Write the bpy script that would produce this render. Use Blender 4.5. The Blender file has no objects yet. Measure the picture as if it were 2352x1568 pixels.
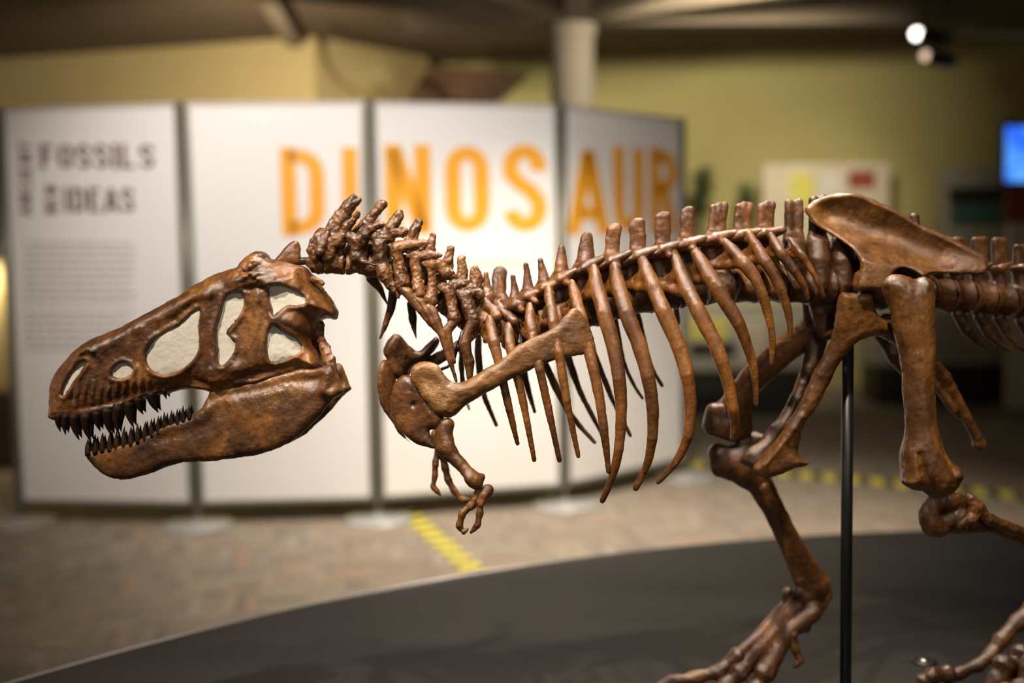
import bpy, math, random
import numpy as np
from mathutils import Vector, Matrix
random.seed(7)
SC = bpy.context.scene
COL = SC.collection

# ------------------------------------------------------------------ camera
FPX = 2613.0; CX, CY = 1176.0, 784.0
CAMZ = 1.31
PITCH = math.atan(204 / FPX); ROLL = 0.016
_f = Vector((0, math.cos(PITCH), -math.sin(PITCH)))
_r0 = Vector((1, 0, 0)); _u0 = Vector((0, math.sin(PITCH), math.cos(PITCH)))
_r = _r0 * math.cos(ROLL) - _u0 * math.sin(ROLL)
_u = _u0 * math.cos(ROLL) + _r0 * math.sin(ROLL)
CAMLOC = Vector((0, 0, CAMZ))
cd = bpy.data.cameras.new('camera'); cam = bpy.data.objects.new('camera', cd); COL.objects.link(cam)
cd.sensor_width = 36; cd.lens = FPX * 36 / 2352
cam.matrix_world = Matrix(((_r.x, _u.x, -_f.x, 0), (_r.y, _u.y, -_f.y, 0), (_r.z, _u.z, -_f.z, CAMZ), (0, 0, 0, 1)))
cd.dof.use_dof = True; cd.dof.focus_distance = 1.93; cd.dof.aperture_fstop = 1.25
cd.clip_start = 0.05
SC.camera = cam
SC.view_settings.view_transform = 'Standard'; SC.view_settings.look = 'None'
SC.view_settings.exposure = 0.0; SC.view_settings.gamma = 1.0

# ------------------------------------------------------------------ world and spot lamps: the hall's spots and some added unseen fills
W = bpy.data.worlds.new('world'); SC.world = W; W.use_nodes = True
W.node_tree.nodes['Background'].inputs[0].default_value = (1.0, 0.80, 0.60, 1)
W.node_tree.nodes['Background'].inputs[1].default_value = 0.30

def spot(name, loc, target, power, size, blend=0.6, radius=0.06, color=(1, 0.86, 0.68)):
    l = bpy.data.lights.new(name, 'SPOT'); l.energy = power; l.spot_size = math.radians(size); l.spot_blend = blend
    l.shadow_soft_size = radius; l.color = color
    o = bpy.data.objects.new(name, l); COL.objects.link(o); o.location = loc
    d = Vector(target) - Vector(loc); o.rotation_euler = d.to_track_quat('-Z', 'Y').to_euler()
    return o
spot('spot_skull', (-1.3, 0.95, 3.08), (-0.55, 2.0, 1.2), 400, 46, 0.8, 0.04, (1, 0.84, 0.66))
spot('spot_chest', (0.0, 0.95, 3.08), (0.15, 2.0, 1.2), 340, 42, 0.8, 0.04, (1, 0.84, 0.66))
spot('spot_back', (0.4, 2.9, 3.08), (0.3, 2.05, 1.4), 260, 62, 0.7, 0.04, (1, 0.88, 0.74))
spot('spot_hip', (1.5, 1.2, 3.08), (0.85, 2.05, 1.3), 88, 42, 0.8, 0.04, (1, 0.82, 0.62))
spot('fill_far_leg', (0.9, 3.4, 3.0), (0.75, 2.2, 0.9), 110, 40, 0.8, 0.04, (1, 0.82, 0.62))  # extra fill, added to brighten the far leg
spot('fill_front', (0.9, -0.9, 2.7), (0.3, 2.1, 1.1), 75, 44, 1.0, 0.04, (1, 0.85, 0.68))  # unseen fill behind the camera, added to lift the far ribs
spot('spot_panels_left', (-1.6, 3.2, 3.05), (-1.35, 5.6, 1.1), 125, 66, 1.0, 0.08, (1, 0.86, 0.76))
spot('spot_panels_middle', (-1.0, 3.2, 3.05), (-1.05, 5.6, 1.5), 205, 66, 1.0, 0.08, (1, 0.92, 0.85))
spot('spot_panels_right', (0.55, 3.3, 3.05), (0.35, 5.8, 1.0), 160, 66, 1.0, 0.08, (1, 0.92, 0.84))
spot('spot_floor', (0.5, 4.4, 3.05), (0.5, 4.8, 0.0), 560, 90, 1.0, 0.08, (1, 0.86, 0.70))
spot('fill_wall_left', (-1.75, 7.3, 2.1), (-1.75, 9.6, 2.35), 330, 125, 1.0, 0.1, (1, 0.82, 0.56))  # unseen lamp behind the boards, placed to light the ochre wall
spot('spot_wall_back', (1.5, 6.35, 2.84), (1.3, 10.4, 2.1), 620, 85, 1.0, 0.1, (1, 0.88, 0.62))
spot('spot_board', (2.7, 6.3, 2.84), (2.8, 10.2, 1.7), 190, 30, 1.0, 0.1, (1, 0.84, 0.60))
spot('fill_column', (0.45, 6.6, 1.95), (0.45, 8.2, 3.1), 26, 120, 1.0, 0.1, (1, 0.84, 0.66))  # unseen uplight behind the boards, added to brighten column and beams

# ------------------------------------------------------------------ projection helpers
def cam_pt(px, py, d):                      # camera-frame coordinates (right, down, forward)
    return np.array([(px - CX) / FPX * d, (py - CY) / FPX * d, d])
R3 = np.array([list(_r), list(-_u), list(_f)])   # rows: right, down, forward
def to_world(P):
    return np.asarray(P) @ R3 + np.array([0, 0, CAMZ])
def at(px, py, d):
    return Vector(to_world(cam_pt(px, py, d)))
def on_z(px, py, z):                        # point of a horizontal plane seen at a pixel
    v = cam_pt(px, py, 1.0) @ R3
    t = (z - CAMZ) / v[2]
    return Vector((v[0] * t, v[1] * t, z))

# ------------------------------------------------------------------ materials
def new_mat(name):
    m = bpy.data.materials.new(name); m.use_nodes = True
    nt = m.node_tree; return m, nt, nt.nodes['Principled BSDF']
def ramp(nt, stops):
    r = nt.nodes.new('ShaderNodeValToRGB'); e = r.color_ramp.elements
    while len(e) < len(stops): e.new(0.5)
    for k, (p, c) in enumerate(stops): e[k].position = p; e[k].color = (*c, 1)
    return r
def noise(nt, vec, scale, detail=4, rough=0.6, dist=0.0):
    n = nt.nodes.new('ShaderNodeTexNoise'); n.inputs['Scale'].default_value = scale
    n.inputs['Detail'].default_value = detail; n.inputs['Roughness'].default_value = rough
    n.inputs['Distortion'].default_value = dist
    nt.links.new(vec, n.inputs['Vector']); return n
def simple(name, col, rough=0.6, metal=0.0, var=0.08, scale=6.0, bump=0.0):
    m, nt, b = new_mat(name)
    tc = nt.nodes.new('ShaderNodeTexCoord')
    n = noise(nt, tc.outputs['Object'], scale)
    r = ramp(nt, [(0.3, tuple(c * (1 - var) for c in col)), (0.7, tuple(min(1, c * (1 + var)) for c in col))])
    nt.links.new(n.outputs['Fac'], r.inputs['Fac']); nt.links.new(r.outputs['Color'], b.inputs['Base Color'])
    b.inputs['Roughness'].default_value = rough; b.inputs['Metallic'].default_value = metal
    if bump:
        bp = nt.nodes.new('ShaderNodeBump'); bp.inputs['Strength'].default_value = bump; bp.inputs['Distance'].default_value = 0.004
        n2 = noise(nt, tc.outputs['Object'], scale * 25); nt.links.new(n2.outputs['Fac'], bp.inputs['Height'])
        nt.links.new(bp.outputs['Normal'], b.inputs['Normal'])
    return m
def bone_mat(name, dark, mid, light, rough=0.34, streak=(1, 1, 1), bump=0.6, coat=0.6):
    dark = (dark[0] * .5, dark[1] * .45, dark[2] * .3); mid = (mid[0] * .64, mid[1] * .56, mid[2] * .36); light = (light[0] * .88, light[1] * .78, light[2] * .56)
    m, nt, b = new_mat(name)
    tc = nt.nodes.new('ShaderNodeNewGeometry')
    mp = nt.nodes.new('ShaderNodeMapping'); mp.inputs['Scale'].default_value = streak
    nt.links.new(tc.outputs['Position'], mp.inputs['Vector'])
    n1 = noise(nt, mp.outputs['Vector'], 13, 5, 0.62, 0.6)
    r = ramp(nt, [(0.30, dark), (0.50, mid), (0.72, light)])
    nt.links.new(n1.outputs['Fac'], r.inputs['Fac'])
    n2 = noise(nt, mp.outputs['Vector'], 75, 5, 0.7)
    mx = nt.nodes.new('ShaderNodeMix'); mx.data_type = 'RGBA'; mx.blend_type = 'MULTIPLY'
    r2 = ramp(nt, [(0.32, (0.42, 0.36, 0.34)), (0.55, (1, 1, 1))])
    nt.links.new(n2.outputs['Fac'], r2.inputs['Fac'])
    mx.inputs[0].default_value = 0.75
    nt.links.new(r.outputs['Color'], mx.inputs[6]); nt.links.new(r2.outputs['Color'], mx.inputs[7])
    nt.links.new(mx.outputs[2], b.inputs['Base Color'])
    rr = nt.nodes.new('ShaderNodeMapRange'); rr.inputs[3].default_value = rough - 0.10; rr.inputs[4].default_value = rough + 0.16
    n4 = noise(nt, mp.outputs['Vector'], 30, 3)
    nt.links.new(n4.outputs['Fac'], rr.inputs[0]); nt.links.new(rr.outputs[0], b.inputs['Roughness'])
    b.inputs['Coat Weight'].default_value = coat; b.inputs['Coat IOR'].default_value = 1.65; b.inputs['Coat Roughness'].default_value = 0.11; b.inputs['Specular IOR Level'].default_value = 0.28 if 'tooth' not in name else 0.12
    n3 = noise(nt, mp.outputs['Vector'], 150, 6, 0.7)
    bp = nt.nodes.new('ShaderNodeBump'); bp.inputs['Strength'].default_value = bump; bp.inputs['Distance'].default_value = 0.0022
    nt.links.new(n3.outputs['Fac'], bp.inputs['Height']); nt.links.new(bp.outputs['Normal'], b.inputs['Normal'])
    nt.links.new(bp.outputs['Normal'], b.inputs['Coat Normal'])
    return m
M = {}
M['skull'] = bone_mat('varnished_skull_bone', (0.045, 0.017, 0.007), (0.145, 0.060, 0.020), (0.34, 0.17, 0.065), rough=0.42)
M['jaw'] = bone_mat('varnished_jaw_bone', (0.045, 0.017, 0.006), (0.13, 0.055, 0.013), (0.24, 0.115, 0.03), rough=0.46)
M['neck'] = bone_mat('varnished_neck_bone', (0.045, 0.020, 0.010), (0.14, 0.062, 0.028), (0.30, 0.16, 0.08), rough=0.30, coat=0.5)
M['back'] = bone_mat('varnished_back_bone', (0.06, 0.023, 0.010), (0.17, 0.072, 0.028), (0.32, 0.16, 0.075), rough=0.36)
M['rib'] = bone_mat('varnished_rib_bone', (0.085, 0.030, 0.008), (0.20, 0.082, 0.019), (0.32, 0.145, 0.038), rough=0.46, streak=(1, 1, 0.4))
M['scapula'] = bone_mat('pale_shoulder_bone', (0.11, 0.050, 0.016), (0.24, 0.120, 0.042), (0.36, 0.20, 0.085), rough=0.45, streak=(0.7, 1, 1.6))
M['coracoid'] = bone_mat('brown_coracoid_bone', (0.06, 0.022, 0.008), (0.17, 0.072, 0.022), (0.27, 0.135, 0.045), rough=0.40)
M['leg'] = bone_mat('varnished_leg_bone', (0.060, 0.024, 0.009), (0.155, 0.068, 0.022), (0.27, 0.13, 0.045), rough=0.38, streak=(1, 1, 0.6))
M['hip'] = bone_mat('tan_hip_bone', (0.10, 0.045, 0.018), (0.24, 0.115, 0.042), (0.38, 0.21, 0.09), rough=0.34, coat=0.8)
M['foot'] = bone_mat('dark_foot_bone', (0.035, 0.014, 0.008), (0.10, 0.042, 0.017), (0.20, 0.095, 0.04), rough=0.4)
M['tooth'] = bone_mat('dark_tooth_enamel', (0.008, 0.005, 0.004), (0.020, 0.010, 0.006), (0.045, 0.022, 0.012), rough=0.5, coat=0.06)
M['infill'] = simple('cream_plaster_infill', (0.92, 0.89, 0.80), 0.5, 0, 0.04, 60, 1.0)
M['black_metal'] = simple('black_painted_steel', (0.006, 0.006, 0.007), 0.4, 0.0)
M['panel'] = simple('white_display_board', (0.86, 0.85, 0.84), 0.45, 0, 0.01, 2)
M['panel_frame'] = simple('grey_green_aluminium', (0.30, 0.30, 0.25), 0.4, 0.6, 0.05)
M['foot_disc'] = simple('pale_steel_base', (0.52, 0.54, 0.54), 0.35, 0.3, 0.04)
M['orange'] = simple('orange_print', (0.90, 0.41, 0.02), 0.5, 0, 0.03)
M['maroon'] = simple('dark_maroon_print', (0.13, 0.055, 0.05), 0.5, 0, 0.03)
M['greyprint'] = simple('grey_print', (0.42, 0.38, 0.38), 0.5, 0, 0.03)
M['greenprint'] = simple('pale_green_print', (0.42, 0.70, 0.50), 0.5, 0, 0.03)
M['olive'] = simple('olive_wall_paint', (0.36, 0.32, 0.135), 0.8, 0, 0.03, 1.5)
M['ochre'] = simple('ochre_wall_paint', (0.52, 0.43, 0.22), 0.8, 0, 0.03, 1.5)
M['ceiling'] = simple('dark_brown_ceiling', (0.085, 0.058, 0.038), 0.9, 0, 0.1, 2)
M['beam'] = simple('brown_grey_beam', (0.15, 0.12, 0.09), 0.85, 0, 0.06, 2)
M['column'] = simple('taupe_column', (0.17, 0.145, 0.12), 0.8, 0, 0.03, 2)
M['cable'] = simple('olive_brown_cable', (0.14, 0.11, 0.05), 0.7)
M['beige'] = simple('beige_board', (0.50, 0.44, 0.35), 0.6, 0, 0.12, 3)
M['grey'] = simple('grey_counter', (0.34, 0.32, 0.28), 0.6, 0, 0.06, 3)
M['dark'] = simple('near_black_laminate', (0.018, 0.016, 0.014), 0.5, 0, 0.1)
M['yellow'] = simple('dull_yellow_panel', (0.55, 0.50, 0.10), 0.6, 0, 0.06)
M['green'] = simple('dark_green_print', (0.05, 0.08, 0.035), 0.7, 0, 0.3, 20)
M['teal'] = simple('dark_teal_panel', (0.05, 0.13, 0.12), 0.5, 0, 0.3, 8)
M['red'] = simple('dull_red_print', (0.22, 0.03, 0.015), 0.5, 0, 0.2, 8)
M['brown'] = simple('dark_brown_wood', (0.07, 0.035, 0.018), 0.5, 0, 0.3, 5)
M['white'] = simple('off_white_laminate', (0.55, 0.52, 0.48), 0.5, 0, 0.05)
M['steel'] = simple('brushed_edge_trim', (0.55, 0.54, 0.52), 0.25, 1.0, 0.04)

def emit(name, col, s):
    m, nt, b = new_mat(name); b.inputs['Base Color'].default_value = (0, 0, 0, 1)
    b.inputs['Emission Color'].default_value = (*col, 1); b.inputs['Emission Strength'].default_value = s
    return m
M['lamp_bright'] = emit('bright_lamp_glass', (1, 0.96, 0.84), 7)
M['lamp_dim'] = emit('dim_lamp_glass', (1, 0.68, 0.50), 1.3)
def screen_mat():
    m, nt, b = new_mat('blue_screen_glow'); b.inputs['Base Color'].default_value = (0.01, 0.01, 0.02, 1)
    tc = nt.nodes.new('ShaderNodeTexCoord'); n = noise(nt, tc.outputs['Object'], 4, 2)
    r = ramp(nt, [(0.35, (0.01, 0.10, 0.95)), (0.6, (0.12, 0.42, 1.0))])
    nt.links.new(n.outputs['Fac'], r.inputs['Fac']); nt.links.new(r.outputs['Color'], b.inputs['Emission Color'])
    b.inputs['Emission Strength'].default_value = 1.1
    return m
M['screen'] = screen_mat()
def platform_mat():
    m, nt, b = new_mat('charcoal_platform_top')
    tc = nt.nodes.new('ShaderNodeTexCoord'); mp = nt.nodes.new('ShaderNodeMapping'); mp.inputs['Scale'].default_value = (0.5, 2, 1)
    nt.links.new(tc.outputs['Object'], mp.inputs['Vector'])
    n = noise(nt, mp.outputs['Vector'], 2.5, 4)
    r = ramp(nt, [(0.35, (0.0120, 0.0112, 0.0110)), (0.65, (0.0175, 0.0162, 0.0158))])
    nt.links.new(n.outputs['Fac'], r.inputs['Fac']); nt.links.new(r.outputs['Color'], b.inputs['Base Color'])
    b.inputs['Roughness'].default_value = 0.6; b.inputs['Specular IOR Level'].default_value = 0.22
    return m
M['platform'] = platform_mat()
def carpet_mat():
    m, nt, b = new_mat('striped_carpet_tiles'); L = nt.links
    g = nt.nodes.new('ShaderNodeNewGeometry')
    mp = nt.nodes.new('ShaderNodeMapping'); mp.inputs['Rotation'].default_value = (0, 0, math.radians(-9))
    L.new(g.outputs['Position'], mp.inputs['Vector'])
    def cells(sx, sy, seed):
        v = nt.nodes.new('ShaderNodeVectorMath'); v.operation = 'MULTIPLY'; v.inputs[1].default_value = (sx, sy, 0)
        L.new(mp.outputs[0], v.inputs[0])
        a = nt.nodes.new('ShaderNodeVectorMath'); a.operation = 'ADD'; a.inputs[1].default_value = (seed, seed, seed); L.new(v.outputs[0], a.inputs[0])
        f = nt.nodes.new('ShaderNodeVectorMath'); f.operation = 'FLOOR'; L.new(a.outputs[0], f.inputs[0])
        w = nt.nodes.new('ShaderNodeTexWhiteNoise'); w.noise_dimensions = '3D'; L.new(f.outputs[0], w.inputs['Vector'])
        return w.outputs['Value']
    A = cells(24, 3.3, 0.4); B = cells(3.3, 24, 7.4)
    ck = nt.nodes.new('ShaderNodeTexChecker'); ck.inputs['Scale'].default_value = 3.3
    ck.inputs['Color1'].default_value = (0, 0, 0, 1); ck.inputs['Color2'].default_value = (1, 1, 1, 1)
    cb = nt.nodes.new('ShaderNodeVectorMath'); cb.operation = 'MULTIPLY'; cb.inputs[1].default_value = (1, 1, 0); L.new(mp.outputs[0], cb.inputs[0])
    ca = nt.nodes.new('ShaderNodeVectorMath'); ca.operation = 'ADD'; ca.inputs[1].default_value = (0, 0, 0.05); L.new(cb.outputs[0], ca.inputs[0])
    L.new(ca.outputs[0], ck.inputs['Vector'])
    mx = nt.nodes.new('ShaderNodeMix'); L.new(ck.outputs['Fac'], mx.inputs[0]); L.new(A, mx.inputs[2]); L.new(B, mx.inputs[3])
    r = ramp(nt, [(0.0, (0.21, 0.18, 0.15)), (0.25, (0.27, 0.225, 0.175)), (0.5, (0.30, 0.25, 0.19)), (0.72, (0.285, 0.26, 0.215)), (0.86, (0.36, 0.25, 0.17)), (1.0, (0.34, 0.32, 0.27))])
    L.new(mx.outputs[0], r.inputs['Fac']); L.new(r.outputs['Color'], b.inputs['Base Color'])
    b.inputs['Roughness'].default_value = 0.95
    return m
M['carpet'] = carpet_mat()
def tape_mat():
    m, nt, b = new_mat('yellow_black_hazard_tape'); L = nt.links
    tc = nt.nodes.new('ShaderNodeTexCoord'); s = nt.nodes.new('ShaderNodeSeparateXYZ'); L.new(tc.outputs['Object'], s.inputs[0])
    k_ = nt.nodes.new('ShaderNodeMath'); k_.operation = 'MULTIPLY'; k_.inputs[1].default_value = 0.35; L.new(s.outputs[1], k_.inputs[0])
    a = nt.nodes.new('ShaderNodeMath'); a.operation = 'ADD'; L.new(s.outputs[0], a.inputs[0]); L.new(k_.outputs[0], a.inputs[1])
    d = nt.nodes.new('ShaderNodeMath'); d.operation = 'MULTIPLY'; d.inputs[1].default_value = 1 / 0.135; L.new(a.outputs[0], d.inputs[0])
    f = nt.nodes.new('ShaderNodeMath'); f.operation = 'FRACT'; L.new(d.outputs[0], f.inputs[0])
    g = nt.nodes.new('ShaderNodeMath'); g.operation = 'GREATER_THAN'; g.inputs[1].default_value = 0.56; L.new(f.outputs[0], g.inputs[0])
    mx = nt.nodes.new('ShaderNodeMix'); mx.data_type = 'RGBA'; mx.inputs[6].default_value = (0.80, 0.70, 0.07, 1); mx.inputs[7].default_value = (0.06, 0.05, 0.035, 1)
    L.new(g.outputs[0], mx.inputs[0]); L.new(mx.outputs[2], b.inputs['Base Color']); b.inputs['Roughness'].default_value = 0.5
    return m
M['tape'] = tape_mat()

# ------------------------------------------------------------------ objects and tags
def tag(o, label=None, cat=None, group=None, kind=None):
    if label: o['label'] = label
    if cat: o['category'] = cat
    if group: o['group'] = group
    if kind: o['kind'] = kind
    return o
def empty(name, loc, label, cat, group=None):
    o = bpy.data.objects.new(name, None); COL.objects.link(o); o.location = loc; o.empty_display_size = 0.05
    return tag(o, label, cat, group)
WORLDLOC = {}
def link_mesh(name, V, F, mat, parent=None, smooth=True, origin=None):
    V = np.asarray(V, dtype=np.float64).reshape(-1, 3)
    c = np.array(origin) if origin is not None else V.mean(axis=0)
    me = bpy.data.meshes.new(name)
    if isinstance(F, np.ndarray) and F.ndim == 2:
        n = len(F); k = F.shape[1]
        me.vertices.add(len(V)); me.vertices.foreach_set('co', (V - c).astype(np.float32).ravel())
        me.loops.add(n * k); me.loops.foreach_set('vertex_index', F.astype(np.int32).ravel())
        me.polygons.add(n); me.polygons.foreach_set('loop_start', np.arange(0, n * k, k, dtype=np.int32))
        me.update(calc_edges=True)
    else:
        me.from_pydata([tuple(v - c) for v in V], [], F); me.update()
    me.polygons.foreach_set('use_smooth', [smooth] * len(me.polygons))
    me.materials.append(mat)
    o = bpy.data.objects.new(name, me); COL.objects.link(o)
    pl = np.array(WORLDLOC.get(parent.name, (0, 0, 0))) if parent else np.zeros(3)
    if parent and parent.name not in WORLDLOC: pl = np.array(parent.location)
    o.location = Vector(c - pl)
    if parent: o.parent = parent
    WORLDLOC[o.name] = tuple(c)
    return o

def box_vf(c, s, rz=0.0):
    cx, cy, cz = c; hx, hy, hz = s[0] / 2, s[1] / 2, s[2] / 2
    V = []
    for dx, dy, dz in ((-1,-1,-1),(1,-1,-1),(1,1,-1),(-1,1,-1),(-1,-1,1),(1,-1,1),(1,1,1),(-1,1,1)):
        x, y = dx * hx, dy * hy
        V.append((cx + x * math.cos(rz) - y * math.sin(rz), cy + x * math.sin(rz) + y * math.cos(rz), cz + dz * hz))
    return V, [(0,3,2,1),(4,5,6,7),(0,1,5,4),(1,2,6,5),(2,3,7,6),(3,0,4,7)]
def merge(parts):
    V, F = [], []
    for v, f in parts:
        b = len(V); V += list(v); F += [tuple(i + b for i in q) for q in f]
    return V, F
def boxes(name, lst, mat, parent=None, bev=0.0):
    V, F = merge([box_vf(*a) for a in lst])
    o = link_mesh(name, V, F, mat, parent, smooth=False)
    if bev:
        b = o.modifiers.new('bevel', 'BEVEL'); b.width = bev; b.segments = 2
    return o
def tube_vf(pts, rad, n=12, flat=None):
    P = [Vector(p) for p in pts]; V, F = [], []
    up = Vector((0, 0, 1)); prev = None
    for i, p in enumerate(P):
        t = (P[min(i + 1, len(P) - 1)] - P[max(i - 1, 0)]).normalized()
        a = prev if prev is not None else (up if abs(t.z) < 0.9 else Vector((1, 0, 0)))
        a = (a - t * a.dot(t)).normalized(); b = t.cross(a); prev = a
        r = rad[i] if hasattr(rad, '__len__') else rad
        for k in range(n):
            an = 2 * math.pi * k / n
            V.append(tuple(p + a * (r * math.cos(an)) + b * (r * math.sin(an))))
    for i in range(len(P) - 1):
        for k in range(n):
            F.append((i * n + k, i * n + (k + 1) % n, (i + 1) * n + (k + 1) % n, (i + 1) * n + k))
    F.append(tuple(range(n - 1, -1, -1))); F.append(tuple((len(P) - 1) * n + k for k in range(n)))
    return V, F
def tube(name, pts, rad, mat, parent=None, n=12):
    V, F = tube_vf(pts, rad, n); return link_mesh(name, V, F, mat, parent)
def lathe_vf(c, prof, n=48):
    V, F = [], []
    for r, z in prof:
        for k in range(n):
            a = 2 * math.pi * k / n; V.append((c[0] + r * math.cos(a), c[1] + r * math.sin(a), c[2] + z))
    for i in range(len(prof) - 1):
        for k in range(n):
            F.append((i * n + k, i * n + (k + 1) % n, (i + 1) * n + (k + 1) % n, (i + 1) * n + k))
    F.append(tuple(range(n - 1, -1, -1))); F.append(tuple((len(prof) - 1) * n + k for k in range(n)))
    return V, F
def prism_vf(poly, z0, z1):
    n = len(poly); V = [(x, y, z0) for x, y in poly] + [(x, y, z1) for x, y in poly]
    return V, [tuple(range(n - 1, -1, -1)), tuple(range(n, 2 * n))] + [(i, (i + 1) % n, n + (i + 1) % n, n + i) for i in range(n)]
def wall(name, a, b, z0, z1, mat, thick=0.15, away=True):
    a = Vector((a[0], a[1], 0)); b = Vector((b[0], b[1], 0)); t = (b - a).normalized(); nrm = Vector((-t.y, t.x, 0)) * thick
    poly = [(a.x, a.y), (b.x, b.y), (b.x + nrm.x, b.y + nrm.y), (a.x + nrm.x, a.y + nrm.y)]
    V, F = prism_vf(poly, z0, z1); o = link_mesh(name, V, F, mat, smooth=False); o['kind'] = 'structure'; return o

# ================================================================== SETTING
CEIL = 3.15
V, F = prism_vf([(-7, -2.5), (8, -2.5), (8, 12), (-7, 12)], -0.1, 0.0)
tag(link_mesh('floor', V, F, M['carpet'], smooth=False), kind='structure')
V, F = prism_vf([(-7, -2.5), (8, -2.5), (8, 12), (-7, 12)], CEIL, CEIL + 0.1)
tag(link_mesh('ceiling', V, F, M['ceiling'], smooth=False), kind='structure')
cA = on_z(0, 135, CEIL); cB = on_z(720, 85, CEIL); cC = on_z(985, 132, CEIL)
tl = (cA - cB).normalized()
far = cB + tl * 6.0
wall('wall_left', (far.x, far.y), (cB.x, cB.y), 0, CEIL, M['ochre'])
wall('wall_middle', (cB.x, cB.y), (cC.x, cC.y), 0, CEIL, M['ochre'])
w1 = on_z(1370, 132, CEIL); w2 = on_z(2352, 92, CEIL)
tw = (w2 - w1).normalized()
wa = w1 - tw * 3.0; wb = w2 + tw * 3.0
wall('wall_back', (wa.x, wa.y), (wb.x, wb.y), 0, CEIL, M['olive'])

wall('wall_right', (6.2, 11.9), (6.2, -2.4), 0, CEIL, M['olive'])
# column with the beams that fan out from its head
cd_ = 8.2; colp = at(1315, 180, cd_)
cr = 50 / FPX * cd_
colroot = empty('ceiling_column', (colp.x, colp.y, 0), 'round taupe column rising behind the last two white boards to the ceiling beams', 'column')
V, F = lathe_vf((colp.x, colp.y, 0), [(cr, 0), (cr, CEIL - 0.32), (cr * 1.12, CEIL - 0.28), (cr * 1.12, CEIL - 0.02)], 32)
link_mesh('shaft', V, F, M['column'], colroot)
def beam(ang, length, w=0.16, h=0.22, z=None, start=0.0):
    a = math.radians(ang); dx, dy = math.cos(a), math.sin(a)
    L_ = length - start; cx = colp.x + dx * (start + L_ / 2); cy = colp.y + dy * (start + L_ / 2)
    o = boxes('ceiling_beam', [((cx, cy, CEIL - h / 2 - 0.002), (L_, w, h), a)], M['beam'], colroot, 0.01)
    return o
for ang, ln in ((-90, 3.6), (-118, 3.8), (-62, 3.8), (-150, 3.0), (-32, 3.0), (178, 1.2), (4, 3.0)):
    beam(ang, ln)
# rib along the ceiling towards the ochre corner, and the dark sloping soffit beside it
d0 = Vector((cB.x, cB.y - 0.1, 0)); tag(boxes('trim_1', [((d0.x, d0.y - 1.6, CEIL - 0.06), (0.13, 3.0, 0.12), 0.08)], M['beam']), kind='structure')
s0 = at(985, 150, 9.3); s1 = at(1215, 165, 8.6); s2 = at(1140, 232, 8.9); s3 = at(935, 228, 9.5)
def slab(name, pts, depth, mat, parent=None):
    n = len(pts); V = [tuple(p) for p in pts] + [(p.x, p.y + depth, p.z) for p in pts]
    F = [tuple(range(n)), tuple(range(2 * n - 1, n - 1, -1))] + [(i, n + i, n + (i + 1) % n, (i + 1) % n) for i in range(n)]
    return link_mesh(name, V, F, mat, parent, smooth=False)
tag(slab('sloping_soffit', [s0, s1, s2, s3], 0.25, M['brown']), 'dark brown sloping soffit between the ochre wall and the round column', 'soffit')
# hanging cable
hc = [at(738, 88, 8.9), at(740, 120, 8.85), at(752, 155, 8.8), at(775, 190, 8.7), at(808, 215, 8.6), at(850, 232, 8.5), at(870, 262, 8.45)]
tag(tube('hanging_cable', hc, 0.032, M['cable'], n=8), 'thin dark cable drooping from the ceiling behind the white boards', 'cable')

# ------------------------------------------------------------------ platform
H = 0.41
edge = [(41,1565),(204,1517),(367,1471),(525,1427),(714,1382),(918,1346),(1071,1323),(1480,1267),(1702,1246),(1925,1228),(2107,1218)]
E = np.array([list(on_z(x, y, H))[:2] for x, y in edge])
A_ = np.c_[2 * E, np.ones(len(E))]; sol = np.linalg.lstsq(A_, (E ** 2).sum(1), rcond=None)[0]
PC = (sol[0], sol[1]); PR = math.sqrt(sol[2] + sol[0] ** 2 + sol[1] ** 2)
print('platform centre', PC, 'radius', PR)
plat = empty('display_platform', (PC[0], PC[1], 0), 'large low charcoal round platform carrying the dinosaur skeleton', 'platform')
V, F = lathe_vf((PC[0], PC[1], 0), [(PR - 0.06, 0), (PR - 0.06, 0.06), (PR - 0.004, 0.06), (PR - 0.004, H - 0.03)], 160); link_mesh('side_skirt', V, F, M['platform'], plat, smooth=False)
V, F = lathe_vf((PC[0], PC[1], H), [(PR + .001, -0.03), (PR + .004, -0.02), (PR + .004, 0), (PR + .001, .003), (PR - .004, .003), (PR - .006, -0.005)], 256); link_mesh('edge_trim', V, F, M['steel'], plat)
V, F = lathe_vf((PC[0], PC[1], H), [(PR - 0.004, -0.03), (PR - 0.004, -0.012), (PR - 0.005, 0)], 256); link_mesh('platform_top', V, F, M['platform'], plat, smooth=False)
bp_ = on_z(2122, 1520, H)
br = empty('floor_bolt', (bp_.x, bp_.y, H), 'small round metal bolt cap set in the charcoal platform right of the pole', 'bolt')
V, F = lathe_vf((bp_.x, bp_.y, H), [(0.028, 0.0005), (0.027, 0.004), (0.018, 0.006), (0.012, 0.003)], 24); link_mesh('cap_ring', V, F, M['black_metal'], br)
V, F = lathe_vf((bp_.x, bp_.y, H), [(0.012, 0.0035), (0.009, 0.007), (0.003, 0.008)], 16); link_mesh('bolt_head', V, F, M['steel'], br)

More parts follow.
